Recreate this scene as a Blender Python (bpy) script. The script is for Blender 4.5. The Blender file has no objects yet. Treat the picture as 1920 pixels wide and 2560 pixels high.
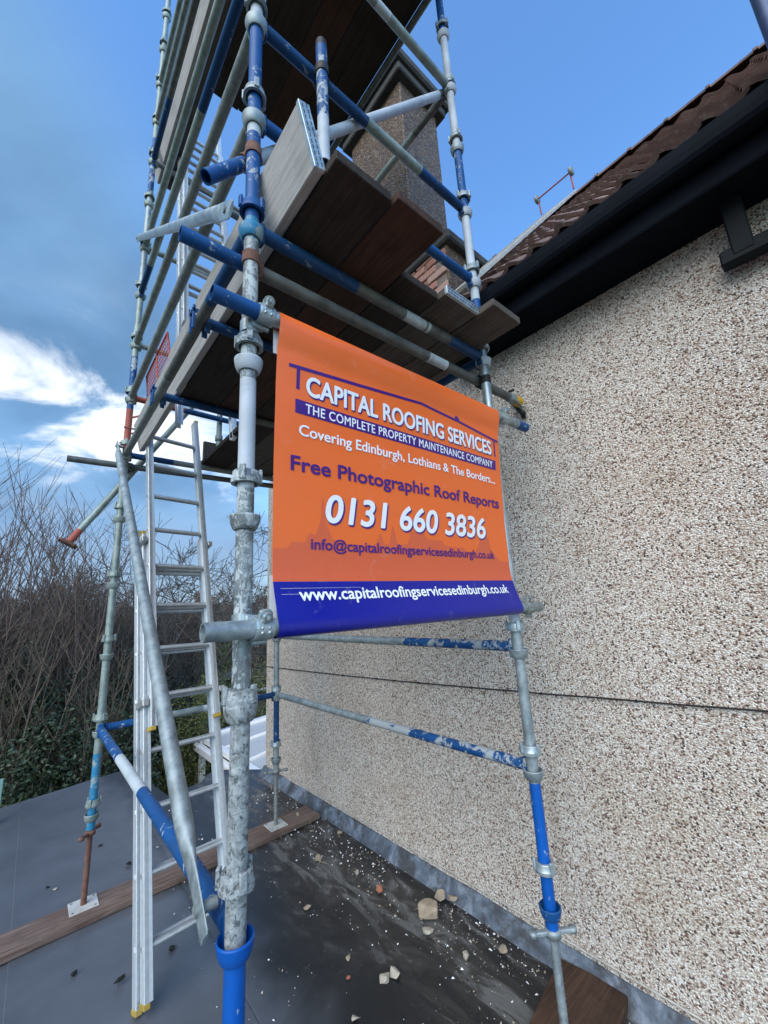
import bpy, bmesh, math, random
import numpy as np
from mathutils import Vector, Matrix, noise as mnoise

random.seed(7)
rng = np.random.default_rng(7)
SC = bpy.context.scene
COL = SC.collection
R = math.radians

# ------------------------------------------------------------------ camera
cam_d = bpy.data.cameras.new('camera')
cam = bpy.data.objects.new('camera', cam_d)
COL.objects.link(cam)
cam_d.sensor_fit = 'VERTICAL'
cam_d.sensor_height = 36.0
cam_d.lens = 36.0 * 1014.76 / 2560.0
cam_d.clip_start = 0.02
cam_d.clip_end = 3000
RX = Vector((0.76425208, -0.64263547, -0.05420711))
RU = Vector((-0.10411379, -0.20589247, 0.97302035))
RF = Vector((0.63645823, 0.73798912, 0.22426097))
CAM = Vector((-0.43785, -1.11807, 1.24772))
m = Matrix.Identity(4)
for i in range(3):
    m[i][0], m[i][1], m[i][2], m[i][3] = RX[i], RU[i], -RF[i], CAM[i]
cam.matrix_world = m
SC.camera = cam

# ------------------------------------------------------------------ view
SC.view_settings.view_transform = 'Standard'
SC.view_settings.look = 'None'
SC.view_settings.gamma = 1.0
SC.view_settings.exposure = 1.15
SC.render.resolution_x, SC.render.resolution_y = 768, 1024
SC.render.engine = 'CYCLES'
SC.cycles.use_denoising = True
SC.cycles.max_bounces = 6
SC.cycles.transparent_max_bounces = 8

# ------------------------------------------------------------------ sky with clouds
SUN_AZ, SUN_EL = R(-117.0), R(38.0)          # azimuth from +Y towards +X
SUN = Vector((math.sin(SUN_AZ) * math.cos(SUN_EL), math.cos(SUN_AZ) * math.cos(SUN_EL), math.sin(SUN_EL)))
W = bpy.data.worlds.new('World')
SC.world = W
W.use_nodes = True
wn, wl = W.node_tree.nodes, W.node_tree.links
wn.clear()


def WN(t, **kw):
    n = wn.new(t)
    for k, v in kw.items():
        setattr(n, k, v)
    return n


def wmath(op, a, b=None, c=None, clamp=False):
    n = WN('ShaderNodeMath', operation=op, use_clamp=clamp)
    for i, v in enumerate((a, b, c)):
        if v is None:
            continue
        if isinstance(v, (int, float)):
            n.inputs[i].default_value = v
        else:
            wl.new(v, n.inputs[i])
    return n.outputs[0]


def wsmooth(v, lo, hi):
    n = WN('ShaderNodeMapRange', interpolation_type='SMOOTHSTEP')
    wl.new(v, n.inputs[0])
    n.inputs[1].default_value, n.inputs[2].default_value = lo, hi
    return n.outputs[0]


def wmix(f, a, b):
    n = WN('ShaderNodeMix', data_type='RGBA')
    if isinstance(f, (int, float)):
        n.inputs[0].default_value = f
    else:
        wl.new(f, n.inputs[0])
    for i, v in ((6, a), (7, b)):
        if isinstance(v, tuple):
            n.inputs[i].default_value = (*v, 1)
        else:
            wl.new(v, n.inputs[i])
    return n.outputs[2]


sky = WN('ShaderNodeTexSky', sky_type='NISHITA')
sky.sun_disc = False
sky.sun_elevation = SUN_EL
sky.sun_rotation = SUN_AZ
sky.altitude = 80
sky.air_density = 1.0
sky.dust_density = 0.6
sky.ozone_density = 1.6
tc = WN('ShaderNodeTexCoord')
sep = WN('ShaderNodeSeparateXYZ')
wl.new(tc.outputs['Generated'], sep.inputs[0])
zc = wmath('ADD', wmath('MAXIMUM', sep.outputs[2], 0.0), 0.22)
comb = WN('ShaderNodeCombineXYZ')
wl.new(wmath('DIVIDE', sep.outputs[0], zc), comb.inputs[0])
wl.new(wmath('DIVIDE', sep.outputs[1], zc), comb.inputs[1])


def wnoise(scale, detail, rough, off, dist=0.0):
    mp = WN('ShaderNodeMapping')
    mp.inputs[1].default_value = off
    wl.new(comb.outputs[0], mp.inputs[0])
    n = WN('ShaderNodeTexNoise')
    n.inputs['Scale'].default_value = scale
    n.inputs['Detail'].default_value = detail
    n.inputs['Roughness'].default_value = rough
    n.inputs['Distortion'].default_value = dist
    wl.new(mp.outputs[0], n.inputs['Vector'])
    return n.outputs[0]


def wdot(v):
    n = WN('ShaderNodeVectorMath', operation='DOT_PRODUCT')
    wl.new(tc.outputs['Generated'], n.inputs[0])
    n.inputs[1].default_value = v
    return n.outputs['Value']


nbig = wnoise(0.8, 5, 0.5, (3.1, 0.4, 0.0), 0.3)
nmid = wnoise(1.15, 6, 0.5, (0.9, 5.45, 0.0), 0.5)
nbrk = wnoise(2.9, 9, 0.58, (8.75, 2.35, 0.0), 0.45)
# the cloud bank lies over the garden side (-x), the sky over the house is clear
bank = wdot(tuple(Vector((-0.74, 0.60, -0.30)).normalized()))
cover = wmath('ADD', wsmooth(bank, -0.16, 0.45), wmath('MULTIPLY', wmath('SUBTRACT', nbig, 0.5), 1.0))
cover = wsmooth(cover, 0.10, 0.75)
# the bank is thin, and breaks, low over the gardens
lowband = wmath('MULTIPLY', wsmooth(sep.outputs[2], 0.20, 0.37), wsmooth(sep.outputs[2], 0.62, 0.42))
garden = wsmooth(wdot((0.03, 0.9995, 0.0)), 0.74, 0.92)
thin = wmath('MULTIPLY', lowband, garden)
gap = wsmooth(wmath('ADD', nbrk, wmath('MULTIPLY', thin, 0.17)), 0.575, 0.735)
bright = wmath('MULTIPLY', gap, thin)
veil = wmath('MULTIPLY', wsmooth(nbrk, 0.40, 0.75), wmath('MULTIPLY', wsmooth(sep.outputs[2], 0.75, 0.30), 0.35))
skyc = WN('ShaderNodeMix', data_type='RGBA', blend_type='MULTIPLY')
skyc.inputs[0].default_value = 1.0
wl.new(sky.outputs[0], skyc.inputs[6])
skyc.inputs[7].default_value = (0.74, 1.08, 1.34, 1)
dark = wmix(wsmooth(nmid, 0.36, 0.64), (0.47, 0.96, 1.68), (0.88, 1.70, 2.80))
dark = wmix(veil, dark, (1.9, 2.3, 2.8))
low = wmix(wsmooth(sep.outputs[2], 0.34, 0.03), dark, (1.05, 1.45, 2.10))
cl = wmix(bright, low, (4.2, 4.4, 4.6))
col = wmix(wmath('MULTIPLY', cover, 0.92), skyc.outputs[2], cl)
bg = WN('ShaderNodeBackground')
bg.inputs[1].default_value = 0.135
wl.new(col, bg.inputs[0])
wo = WN('ShaderNodeOutputWorld')
wl.new(bg.outputs[0], wo.inputs[0])

sun_d = bpy.data.lights.new('sun', 'SUN')
sun_d.energy = 1.5
sun_d.angle = R(60)
sun_d.color = (1.0, 0.93, 0.82)
sun = bpy.data.objects.new('sun', sun_d)
COL.objects.link(sun)
sun.location = (-10, 20, 30)
sun.rotation_euler = (-SUN).to_track_quat('-Z', 'Y').to_euler()

# ------------------------------------------------------------------ materials
MATS = {}


class NT:
    def __init__(self, name):
        self.m = bpy.data.materials.new(name)
        self.m.use_nodes = True
        self.t = self.m.node_tree
        self.n, self.l = self.t.nodes, self.t.links
        self.b = self.n['Principled BSDF']
        MATS[name] = self.m
        self.co = None

    def coords(self, scale=(1, 1, 1), src='Object'):
        tcn = self.n.new('ShaderNodeTexCoord')
        if src == 'World':
            g = self.n.new('ShaderNodeNewGeometry')
            out = g.outputs['Position']
        else:
            out = tcn.outputs[src]
        mp = self.n.new('ShaderNodeMapping')
        mp.inputs[3].default_value = scale
        self.l.new(out, mp.inputs[0])
        return mp.outputs[0]

    def noise(self, scale, detail=4, rough=0.55, vec=None, dist=0.0):
        n = self.n.new('ShaderNodeTexNoise')
        n.inputs['Scale'].default_value = scale
        n.inputs['Detail'].default_value = detail
        n.inputs['Roughness'].default_value = rough
        n.inputs['Distortion'].default_value = dist
        if vec is None:
            vec = self.coords()
        self.l.new(vec, n.inputs['Vector'])
        return n.outputs[0]

    def vor(self, scale, vec=None, feature='F1', out='Distance', rnd=1.0):
        n = self.n.new('ShaderNodeTexVoronoi')
        n.feature = feature
        n.inputs['Scale'].default_value = scale
        n.inputs['Randomness'].default_value = rnd
        if vec is None:
            vec = self.coords()
        self.l.new(vec, n.inputs['Vector'])
        return n.outputs[out]

    def ramp(self, v, pts, interp='LINEAR'):
        n = self.n.new('ShaderNodeValToRGB')
        n.color_ramp.interpolation = interp
        e = n.color_ramp.elements
        while len(e) < len(pts):
            e.new(0.5)
        for el, (p, c) in zip(e, pts):
            el.position = p
            el.color = (*c, 1) if not isinstance(c, (int, float)) else (c, c, c, 1)
        self.l.new(v, n.inputs[0])
        return n.outputs[0]

    def step(self, v, lo, hi):
        n = self.n.new('ShaderNodeMapRange')
        n.interpolation_type = 'SMOOTHSTEP'
        n.inputs[1].default_value, n.inputs[2].default_value = lo, hi
        self.l.new(v, n.inputs[0])
        return n.outputs[0]

    def math(self, op, a, b=None):
        n = self.n.new('ShaderNodeMath')
        n.operation = op
        for i, v in enumerate((a, b)):
            if v is None:
                continue
            if isinstance(v, (int, float)):
                n.inputs[i].default_value = v
            else:
                self.l.new(v, n.inputs[i])
        return n.outputs[0]

    def mix(self, f, a, b, mode='MIX'):
        n = self.n.new('ShaderNodeMix')
        n.data_type = 'RGBA'
        n.blend_type = mode
        if isinstance(f, (int, float)):
            n.inputs[0].default_value = f
        else:
            self.l.new(f, n.inputs[0])
        for i, v in ((6, a), (7, b)):
            if isinstance(v, tuple):
                n.inputs[i].default_value = (*v, 1)
            else:
                self.l.new(v, n.inputs[i])
        return n.outputs[2]

    def set(self, key, v):
        i = self.b.inputs[key]
        if isinstance(v, tuple):
            i.default_value = (*v, 1)
        elif isinstance(v, (int, float)):
            i.default_value = v
        else:
            self.l.new(v, i)

    def bump(self, h, strength=0.3, dist=0.01):
        n = self.n.new('ShaderNodeBump')
        n.inputs['Strength'].default_value = strength
        n.inputs['Distance'].default_value = dist
        self.l.new(h, n.inputs['Height'])
        self.l.new(n.outputs[0], self.b.inputs['Normal'])


def simple(name, c, rough=0.6, metal=0.0, var=0.25, scale=8, bump=0.0, spec=0.5):
    t = NT(name)
    nz = t.noise(scale, 5, 0.6)
    d = tuple(max(0, x * (1 - var)) for x in c)
    b = tuple(min(1, x * (1 + var)) for x in c)
    t.set('Base Color', t.ramp(nz, [(0.3, d), (0.7, b)]))
    t.set('Roughness', rough)
    t.set('Metallic', metal)
    t.set('Specular IOR Level', spec)
    if bump:
        t.bump(nz, bump, 0.004)
    return t.m


def galv(name, lo, hi, rough=0.42, metal=0.75, scale=28, dirt=(0.12, 0.13, 0.12), dirt_amt=0.5):
    t = NT(name)
    co = t.coords()
    sp = t.noise(scale, 6, 0.65, co)
    sp2 = t.noise(scale * 0.22, 4, 0.5, co)
    c = t.ramp(sp, [(0.32, lo), (0.68, hi)])
    c = t.mix(t.math('MULTIPLY', t.step(sp2, 0.5, 0.75), dirt_amt), c, dirt)
    t.set('Base Color', c)
    t.set('Metallic', metal)
    t.set('Roughness', t.ramp(sp, [(0.3, rough - 0.1), (0.7, rough + 0.15)]))
    t.bump(sp, 0.12, 0.002)
    return t.m


galv('galvanised_steel', (0.20, 0.245, 0.255), (0.40, 0.455, 0.465), 0.55, 0.55)
galv('galvanised_bright', (0.30, 0.36, 0.37), (0.52, 0.58, 0.59), 0.44, 0.7)
galv('galvanised_dull', (0.17, 0.19, 0.18), (0.33, 0.36, 0.34), 0.55, 0.45)
galv('galvanised_green', (0.17, 0.22, 0.20), (0.36, 0.42, 0.39), 0.55, 0.4, 16)
galv('tube_dark', (0.07, 0.075, 0.07), (0.18, 0.185, 0.17), 0.6, 0.35, 18)

# galvanised tube splashed with mortar
t = NT('galvanised_mortared')
co = t.coords((1, 1, 0.7))
n1 = t.noise(62, 7, 0.72, co, 0.8)
n2 = t.noise(15, 5, 0.6, co)
base = t.ramp(t.noise(30, 5, 0.6, co), [(0.3, (0.12, 0.14, 0.145)), (0.7, (0.27, 0.31, 0.32))])
mask = t.step(t.math('ADD', n1, t.math('MULTIPLY', n2, 0.6)), 0.76, 0.84)
crust = t.ramp(n2, [(0.3, (0.30, 0.335, 0.335)), (0.7, (0.48, 0.53, 0.53))])
t.set('Base Color', t.mix(mask, base, crust))
t.set('Metallic', t.ramp(mask, [(0.0, 0.45), (1.0, 0.0)]))
t.set('Roughness', t.ramp(mask, [(0.0, 0.45), (1.0, 0.85)]))
t.bump(mask, 0.7, 0.0025)

# heavier mortar, almost wholly crusted
t = NT('mortar_crust')
co = t.coords()
n1 = t.noise(46, 8, 0.78, co, 0.6)
n2 = t.noise(110, 4, 0.6, co)
pits = t.step(t.noise(58, 6, 0.7, t.coords((1, 1, 0.8)), 0.9), 0.56, 0.61)
t.set('Base Color', t.mix(t.math('MULTIPLY', pits, 0.75), t.ramp(n1, [(0.34, (0.13, 0.14, 0.14)), (0.47, (0.26, 0.285, 0.285)), (0.60, (0.40, 0.435, 0.435)), (0.75, (0.50, 0.545, 0.545))]), (0.075, 0.085, 0.088)))
t.set('Roughness', 0.85)
t.set('Metallic', 0.1)
t.bump(t.math('SUBTRACT', t.math('ADD', n1, t.math('MULTIPLY', n2, 0.3)), pits), 0.8, 0.004)


def paint(name, c, worn=0.5, lo=0.60, hi=0.66, under=(0.36, 0.40, 0.41), rough=0.38, scale=22):
    t = NT(name)
    co = t.coords()
    n1 = t.noise(scale, 7, 0.65, co, 0.5)
    n2 = t.noise(5, 4, 0.55, co)
    cc = t.ramp(n2, [(0.3, tuple(x * 0.72 for x in c)), (0.7, tuple(min(1, x * 1.15) for x in c))])
    f = t.math('MULTIPLY', t.step(n1, lo, hi), worn)
    fleck = t.math('MULTIPLY', t.step(t.noise(70, 3, 0.6, t.coords((1, 1, 0.35)), 0.2), 0.68, 0.72), 0.6)   # scratches and mortar flecks
    grime = t.math('MULTIPLY', t.step(t.noise(9, 6, 0.7, co, 0.6), 0.52, 0.74), 0.35)
    cc = t.mix(grime, cc, (0.05, 0.05, 0.045))
    t.set('Base Color', t.mix(fleck, t.mix(f, cc, under), (0.42, 0.45, 0.45)))
    t.set('Roughness', t.ramp(f, [(0.0, rough), (1.0, 0.55)]))
    t.set('Metallic', 0.0)
    t.set('Specular IOR Level', 0.3)
    t.bump(n1, 0.10, 0.002)
    return t.m


paint('blue_paint', (0.008, 0.075, 0.24), 0.9, 0.60, 0.64, rough=0.5)
paint('blue_paint_fresh', (0.003, 0.090, 0.39), 0.7, 0.66, 0.70, rough=0.42)
paint('blue_paint_worn', (0.008, 0.070, 0.22), 1.0, 0.52, 0.56, rough=0.5, scale=15)
paint('blue_paint_trace', (0.008, 0.070, 0.22), 1.0, 0.36, 0.42, rough=0.5, scale=17)
paint('blue_paint_dark', (0.006, 0.052, 0.155), 0.7, 0.63, 0.68, rough=0.5)
paint('teal_paint', (0.03, 0.20, 0.36), 0.9, 0.52, 0.62, (0.28, 0.33, 0.31))
paint('white_tape', (0.50, 0.56, 0.58), 0.45, 0.62, 0.72, (0.32, 0.35, 0.35), 0.6)
paint('white_paint', (0.47, 0.51, 0.55), 0.6, 0.64, 0.72, (0.40, 0.43, 0.44), 0.55)
paint('red_oxide', (0.36, 0.095, 0.07), 0.6, 0.58, 0.68, (0.20, 0.10, 0.08), 0.7)
paint('orange_plastic', (0.42, 0.062, 0.035), 0.2, 0.7, 0.8, (0.3, 0.08, 0.05), 0.5)
paint('yellow_plastic', (0.78, 0.44, 0.02), 0.3, 0.66, 0.74, (0.4, 0.25, 0.05), 0.5)
paint('yellow_worn', (0.46, 0.31, 0.05), 0.7, 0.52, 0.62, (0.30, 0.27, 0.18), 0.6)
simple('rust', (0.17, 0.085, 0.06), 0.85, 0.2, 0.4, 30, 0.3)
simple('plate_steel', (0.50, 0.49, 0.45), 0.7, 0.15, 0.18, 20, 0.15)
simple('dark_iron', (0.035, 0.030, 0.028), 0.6, 0.5, 0.4, 30, 0.2)
simple('aluminium', (0.62, 0.66, 0.68), 0.40, 0.45, 0.10, 40, 0.03)
simple('aluminium_dull', (0.46, 0.47, 0.47), 0.45, 0.65, 0.22, 25, 0.05)
simple('black_gutter', (0.006, 0.008, 0.012), 0.6, 0.0, 0.25, 6, 0.0, 0.04)
simple('black_soffit', (0.006, 0.008, 0.012), 0.7, 0.0, 0.25, 5, 0.0, 0.04)
simple('black_pipe', (0.008, 0.011, 0.013), 0.55, 0.0, 0.3, 9, 0.0, 0.12)
simple('black_rubber', (0.014, 0.014, 0.015), 0.7, 0.0, 0.3, 20)
simple('upvc_white', (0.80, 0.81, 0.82), 0.35, 0.0, 0.04, 3)
simple('dark_blue_steel', (0.05, 0.075, 0.15), 0.5, 0.3, 0.3, 12)
simple('cable_black', (0.012, 0.012, 0.013), 0.6, 0, 0.2)
simple('cable_white', (0.45, 0.43, 0.38), 0.6, 0, 0.3, 30)
simple('concrete_cap', (0.055, 0.055, 0.050), 0.9, 0, 0.4, 7, 0.4)
simple('stone_debris', (0.34, 0.27, 0.19), 0.9, 0, 0.35, 14, 0.5)
simple('stone_pale', (0.42, 0.37, 0.29), 0.9, 0, 0.3, 18, 0.5)
simple('brick_debris', (0.34, 0.13, 0.075), 0.9, 0, 0.35, 20, 0.4)
simple('dead_leaf', (0.17, 0.11, 0.06), 0.8, 0, 0.4, 20)
simple('leaf_dark', (0.010, 0.010, 0.009), 0.9, 0, 0.3, 20)
simple('sky_glass', (0.42, 0.45, 0.47), 0.25, 0.0, 0.06, 3)
simple('green_glass', (0.20, 0.34, 0.30), 0.2, 0.0, 0.1, 3)


def wood(name, dark, light, axis='y', rough=0.85, stain=0.45):
    t = NT(name)
    sc = {'y': (26, 1.6, 26), 'x': (1.6, 26, 26)}[axis]
    g1 = t.noise(2.2, 6, 0.65, t.coords(sc), 0.7)
    g2 = t.noise(9, 5, 0.6, t.coords(sc))
    st = t.noise(4.5, 5, 0.6)
    c = t.ramp(g1, [(0.28, dark), (0.72, light)])
    c = t.mix(t.math('MULTIPLY', t.step(g2, 0.55, 0.72), 0.5), c, tuple(x * 0.45 for x in dark))
    c = t.mix(t.math('MULTIPLY', t.step(st, 0.48, 0.70), stain), c, tuple(x * 0.35 for x in dark))
    t.set('Base Color', c)
    t.set('Roughness', rough)
    t.set('Specular IOR Level', 0.25)
    t.bump(t.math('ADD', g1, g2), 0.25, 0.003)
    return t.m


wood('board_grey', (0.055, 0.045, 0.038), (0.140, 0.120, 0.102))
wood('board_brown', (0.034, 0.019, 0.013), (0.090, 0.046, 0.031))
wood('board_dark', (0.019, 0.015, 0.012), (0.055, 0.042, 0.034))
wood('board_pale', (0.30, 0.29, 0.275), (0.48, 0.47, 0.45), stain=0.18)
wood('sole_board', (0.085, 0.048, 0.034), (0.25, 0.185, 0.150), axis='x', stain=0.3)
wood('sole_dark', (0.040, 0.022, 0.014), (0.105, 0.058, 0.036), axis='x', stain=0.5)


def roughcast(name, cols, scale=118.0, big=0.35, bump=0.9, tint=None, bed=(0.30, 0.26, 0.22)):
    """thrown stone chips in render: every Voronoi cell is one chip"""
    t = NT(name)
    co = t.coords((1, 1, 1.12), 'World')
    cn = t.vor(scale, co, out='Color')
    sepc = t.n.new('ShaderNodeSeparateColor')
    t.l.new(cn, sepc.inputs[0])
    d = t.vor(scale, co)
    c = t.ramp(sepc.outputs[0], cols, 'CONSTANT')
    cn2 = t.vor(scale * 1.9, co, out='Color')
    sep2 = t.n.new('ShaderNodeSeparateColor')
    t.l.new(cn2, sep2.inputs[0])
    c2 = t.ramp(sep2.outputs[1], cols, 'CONSTANT')
    c = t.mix(t.step(sepc.outputs[1], 0.62, 0.64), c, c2)
    edge = t.step(d, 0.52, 0.80)
    c = t.mix(t.math('MULTIPLY', edge, 0.6), c, bed)
    lowf = t.noise(1.7, 6, 0.62, co)
    c = t.mix(t.math('MULTIPLY', t.step(lowf, 0.42, 0.75), big), c, tint or (0.30, 0.24, 0.18), 'MULTIPLY')
    run = t.noise(3.0, 6, 0.65, t.coords((2.4, 2.4, 0.28), 'World'), 0.3)      # rain streaks
    c = t.mix(t.math('MULTIPLY', t.step(run, 0.54, 0.72), big * 0.8), c, (0.62, 0.56, 0.48), 'MULTIPLY')
    t.set('Base Color', c)
    t.set('Roughness', t.ramp(sepc.outputs[2], [(0.0, 0.30), (1.0, 0.9)]))
    h = t.math('SUBTRACT', t.math('MULTIPLY', sepc.outputs[2], 0.8), d)
    t.bump(h, bump, 0.006)
    return t.m


roughcast('pebbledash', [(0.0, (0.74, 0.68, 0.59)), (0.20, (0.58, 0.49, 0.40)), (0.34, (0.88, 0.86, 0.80)), (0.64, (0.42, 0.30, 0.235)),
                         (0.75, (0.21, 0.115, 0.080)), (0.86, (0.070, 0.050, 0.042)), (0.92, (0.66, 0.55, 0.45))], 138, 0.50, 1.0, (0.80, 0.73, 0.62), (0.40, 0.33, 0.265))
roughcast('roughcast_brown', [(0.0, (0.120, 0.074, 0.042)), (0.3, (0.165, 0.105, 0.060)), (0.55, (0.070, 0.043, 0.027)), (0.8, (0.23, 0.170, 0.11)),
                              (0.93, (0.045, 0.032, 0.026))], 60, 0.75, 1.0, (0.42, 0.36, 0.28), (0.10, 0.07, 0.05))

# flat-roof felt: garden side paler with painted-in sky reflection, wet black and silted towards the wall
t = NT('roof_felt')
co = t.coords((1, 1, 1), 'World')
gx = t.n.new('ShaderNodeSeparateXYZ')
t.l.new(co, gx.inputs[0])
n1 = t.noise(2.6, 7, 0.62, co, 0.5)
n2 = t.noise(60, 4, 0.6, co)
n3 = t.noise(1.3, 6, 0.6, co, 0.4)
st = t.noise(3.0, 7, 0.68, t.coords((2.6, 0.8, 1), 'World'), 0.7)
sp = t.noise(26, 5, 0.7, co, 0.3)
wob = t.math('ADD', gx.outputs[0], t.math('MULTIPLY', t.math('SUBTRACT', n3, 0.5), 1.1))
wet = t.step(wob, 0.25, 0.85)
silt = t.step(wob, 0.85, 1.30)
c = t.ramp(n1, [(0.25, (0.070, 0.079, 0.092)), (0.75, (0.108, 0.119, 0.135))])
c = t.mix(wet, c, t.ramp(n1, [(0.3, (0.006, 0.007, 0.008)), (0.75, (0.020, 0.021, 0.023))]))  # wet black, deepened in colour for the dark undersides reflected there
dust = t.ramp(st, [(0.40, (0.012, 0.011, 0.011)), (0.52, (0.050, 0.044, 0.038)), (0.60, (0.175, 0.175, 0.165)), (0.70, (0.085, 0.070, 0.055)), (0.80, (0.19, 0.19, 0.18))])
c = t.mix(t.math('MULTIPLY', silt, 0.72), c, dust)
c = t.mix(t.math('MULTIPLY', t.step(st, 0.60, 0.78), 0.28), c, (0.12, 0.125, 0.125))
c = t.mix(t.math('MULTIPLY', t.step(sp, 0.62, 0.72), 0.30), c, (0.15, 0.14, 0.125))
t.set('Base Color', c)
r1 = t.ramp(n3, [(0.35, 0.30), (0.65, 0.52)])
t.set('Roughness', t.mix(t.math('MULTIPLY', silt, t.step(st, 0.45, 0.65)), r1, (0.8, 0.8, 0.8)))
t.bump(t.math('ADD', n2, t.math('MULTIPLY', n1, 1.5)), 0.15, 0.004)

t = NT('lead_flashing')
co = t.coords((1, 1, 1), 'World')
n1 = t.noise(9, 8, 0.7, co, 0.7)
n2 = t.noise(40, 5, 0.65, co)
n3 = t.noise(5, 6, 0.65, co, 0.4)
c = t.ramp(n1, [(0.30, (0.040, 0.048, 0.060)), (0.50, (0.105, 0.130, 0.165)), (0.62, (0.20, 0.235, 0.28)), (0.78, (0.12, 0.14, 0.165))])
c = t.mix(t.math('MULTIPLY', t.step(n3, 0.50, 0.62), 0.75), c, (0.038, 0.034, 0.030))
c = t.mix(t.math('MULTIPLY', t.step(n2, 0.60, 0.70), 0.35), c, (0.10, 0.085, 0.065))
t.set('Base Color', c)
t.set('Roughness', t.ramp(n2, [(0.3, 0.40), (0.7, 0.75)]))
t.bump(t.math('ADD', n1, t.math('MULTIPLY', n2, 0.4)), 0.6, 0.010)

t = NT('roof_tile_clay')
co = t.coords((1, 1, 1), 'World')
oi = t.n.new('ShaderNodeObjectInfo')
n1 = t.math('ADD', t.math('MULTIPLY', t.noise(3.5, 5, 0.6, co), 0.6), t.math('MULTIPLY', oi.outputs['Random'], 0.4))
n2 = t.noise(40, 5, 0.6, co)
c = t.ramp(n1, [(0.3, (0.115, 0.068, 0.060)), (0.7, (0.205, 0.125, 0.105))])
c = t.mix(t.math('MULTIPLY', t.step(n2, 0.52, 0.70), 0.5), c, (0.30, 0.27, 0.21))
t.set('Base Color', c)
t.set('Roughness', 0.85)
t.bump(n2, 0.3, 0.004)

t = NT('brick_red')
oi = t.n.new('ShaderNodeObjectInfo')
n2 = t.noise(30, 5, 0.65)
c = t.ramp(oi.outputs['Random'], [(0.0, (0.33, 0.13, 0.085)), (0.5, (0.42, 0.22, 0.17)), (1.0, (0.50, 0.33, 0.27))])
c = t.mix(t.math('MULTIPLY', t.step(n2, 0.5, 0.7), 0.5), c, (0.50, 0.41, 0.35))
t.set('Base Color', c)
t.set('Roughness', 0.9)
t.bump(n2, 0.5, 0.004)
simple('mortar', (0.20, 0.165, 0.135), 0.95, 0, 0.3, 25, 0.4)


def pvc(name, c, rough=0.26):
    t = NT(name)
    n = t.noise(3.5, 5, 0.6)
    s = t.noise(16, 6, 0.65, None, 0.6)
    cc = t.mix(t.math('MULTIPLY', t.step(s, 0.60, 0.80), 0.16), c, (0.75, 0.72, 0.70))
    t.set('Base Color', cc)
    t.set('Roughness', t.ramp(n, [(0.3, rough), (0.7, rough + 0.14)]))
    t.bump(n, 0.10, 0.02)
    return t.m


pvc('banner_orange', (0.88, 0.155, 0.028))
pvc('banner_salmon', (0.76, 0.165, 0.070))
pvc('banner_navy', (0.006, 0.010, 0.25))
pvc('banner_skyline', (0.70, 0.120, 0.045))
pvc('print_navy', (0.060, 0.012, 0.185))
pvc('print_white', (0.86, 0.87, 0.89))
simple('banner_back', (0.75, 0.75, 0.76), 0.5, 0, 0.05)

# background stuff
t = NT('grass')
n1 = t.noise(0.4, 6, 0.6)
n2 = t.noise(14, 5, 0.6)
t.set('Base Color', t.mix(n2, t.ramp(n1, [(0.3, (0.030, 0.050, 0.012)), (0.7, (0.075, 0.105, 0.025))]), (0.05, 0.045, 0.02)))
t.set('Roughness', 0.95)
simple('bark', (0.125, 0.095, 0.070), 0.95, 0, 0.35, 20)
simple('bark_red', (0.145, 0.098, 0.080), 0.95, 0, 0.35, 20)
simple('bark_grey', (0.092, 0.076, 0.062), 0.95, 0, 0.3, 20)


def leafmat(name, a, b):
    t = NT(name)
    n1 = t.noise(3.0, 3, 0.6)
    n2 = t.noise(30, 2, 0.5)
    t.set('Base Color', t.mix(n2, t.ramp(n1, [(0.35, a), (0.65, b)]), a))
    t.set('Roughness', 0.5)
    return t.m


leafmat('leaf_laurel', (0.026, 0.046, 0.020), (0.075, 0.108, 0.044))
leafmat('leaf_olive', (0.100, 0.115, 0.028), (0.215, 0.215, 0.060))
leafmat('leaf_conifer', (0.034, 0.042, 0.022), (0.078, 0.084, 0.044))
leafmat('leaf_litter', (0.050, 0.036, 0.024), (0.110, 0.080, 0.052))
simple('house_render', (0.26, 0.22, 0.18), 0.9, 0, 0.2, 1.5)
simple('house_brown', (0.15, 0.105, 0.075), 0.9, 0, 0.25, 1.5)
simple('house_white', (0.55, 0.55, 0.54), 0.8, 0, 0.1, 1.5)
simple('far_roof_red', (0.15, 0.065, 0.050), 0.9, 0, 0.25, 2)
simple('far_roof_grey', (0.16, 0.17, 0.185), 0.8, 0, 0.2, 2)
simple('far_roof_dark', (0.060, 0.058, 0.058), 0.9, 0, 0.3, 2)
simple('far_pane', (0.35, 0.40, 0.44), 0.15, 0, 0.15, 1)
simple('fence_wood', (0.13, 0.095, 0.060), 0.9, 0, 0.3, 6)
simple('hill_green', (0.050, 0.055, 0.035), 0.95, 0, 0.4, 0.04)

# ------------------------------------------------------------------ mesh helpers


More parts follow.
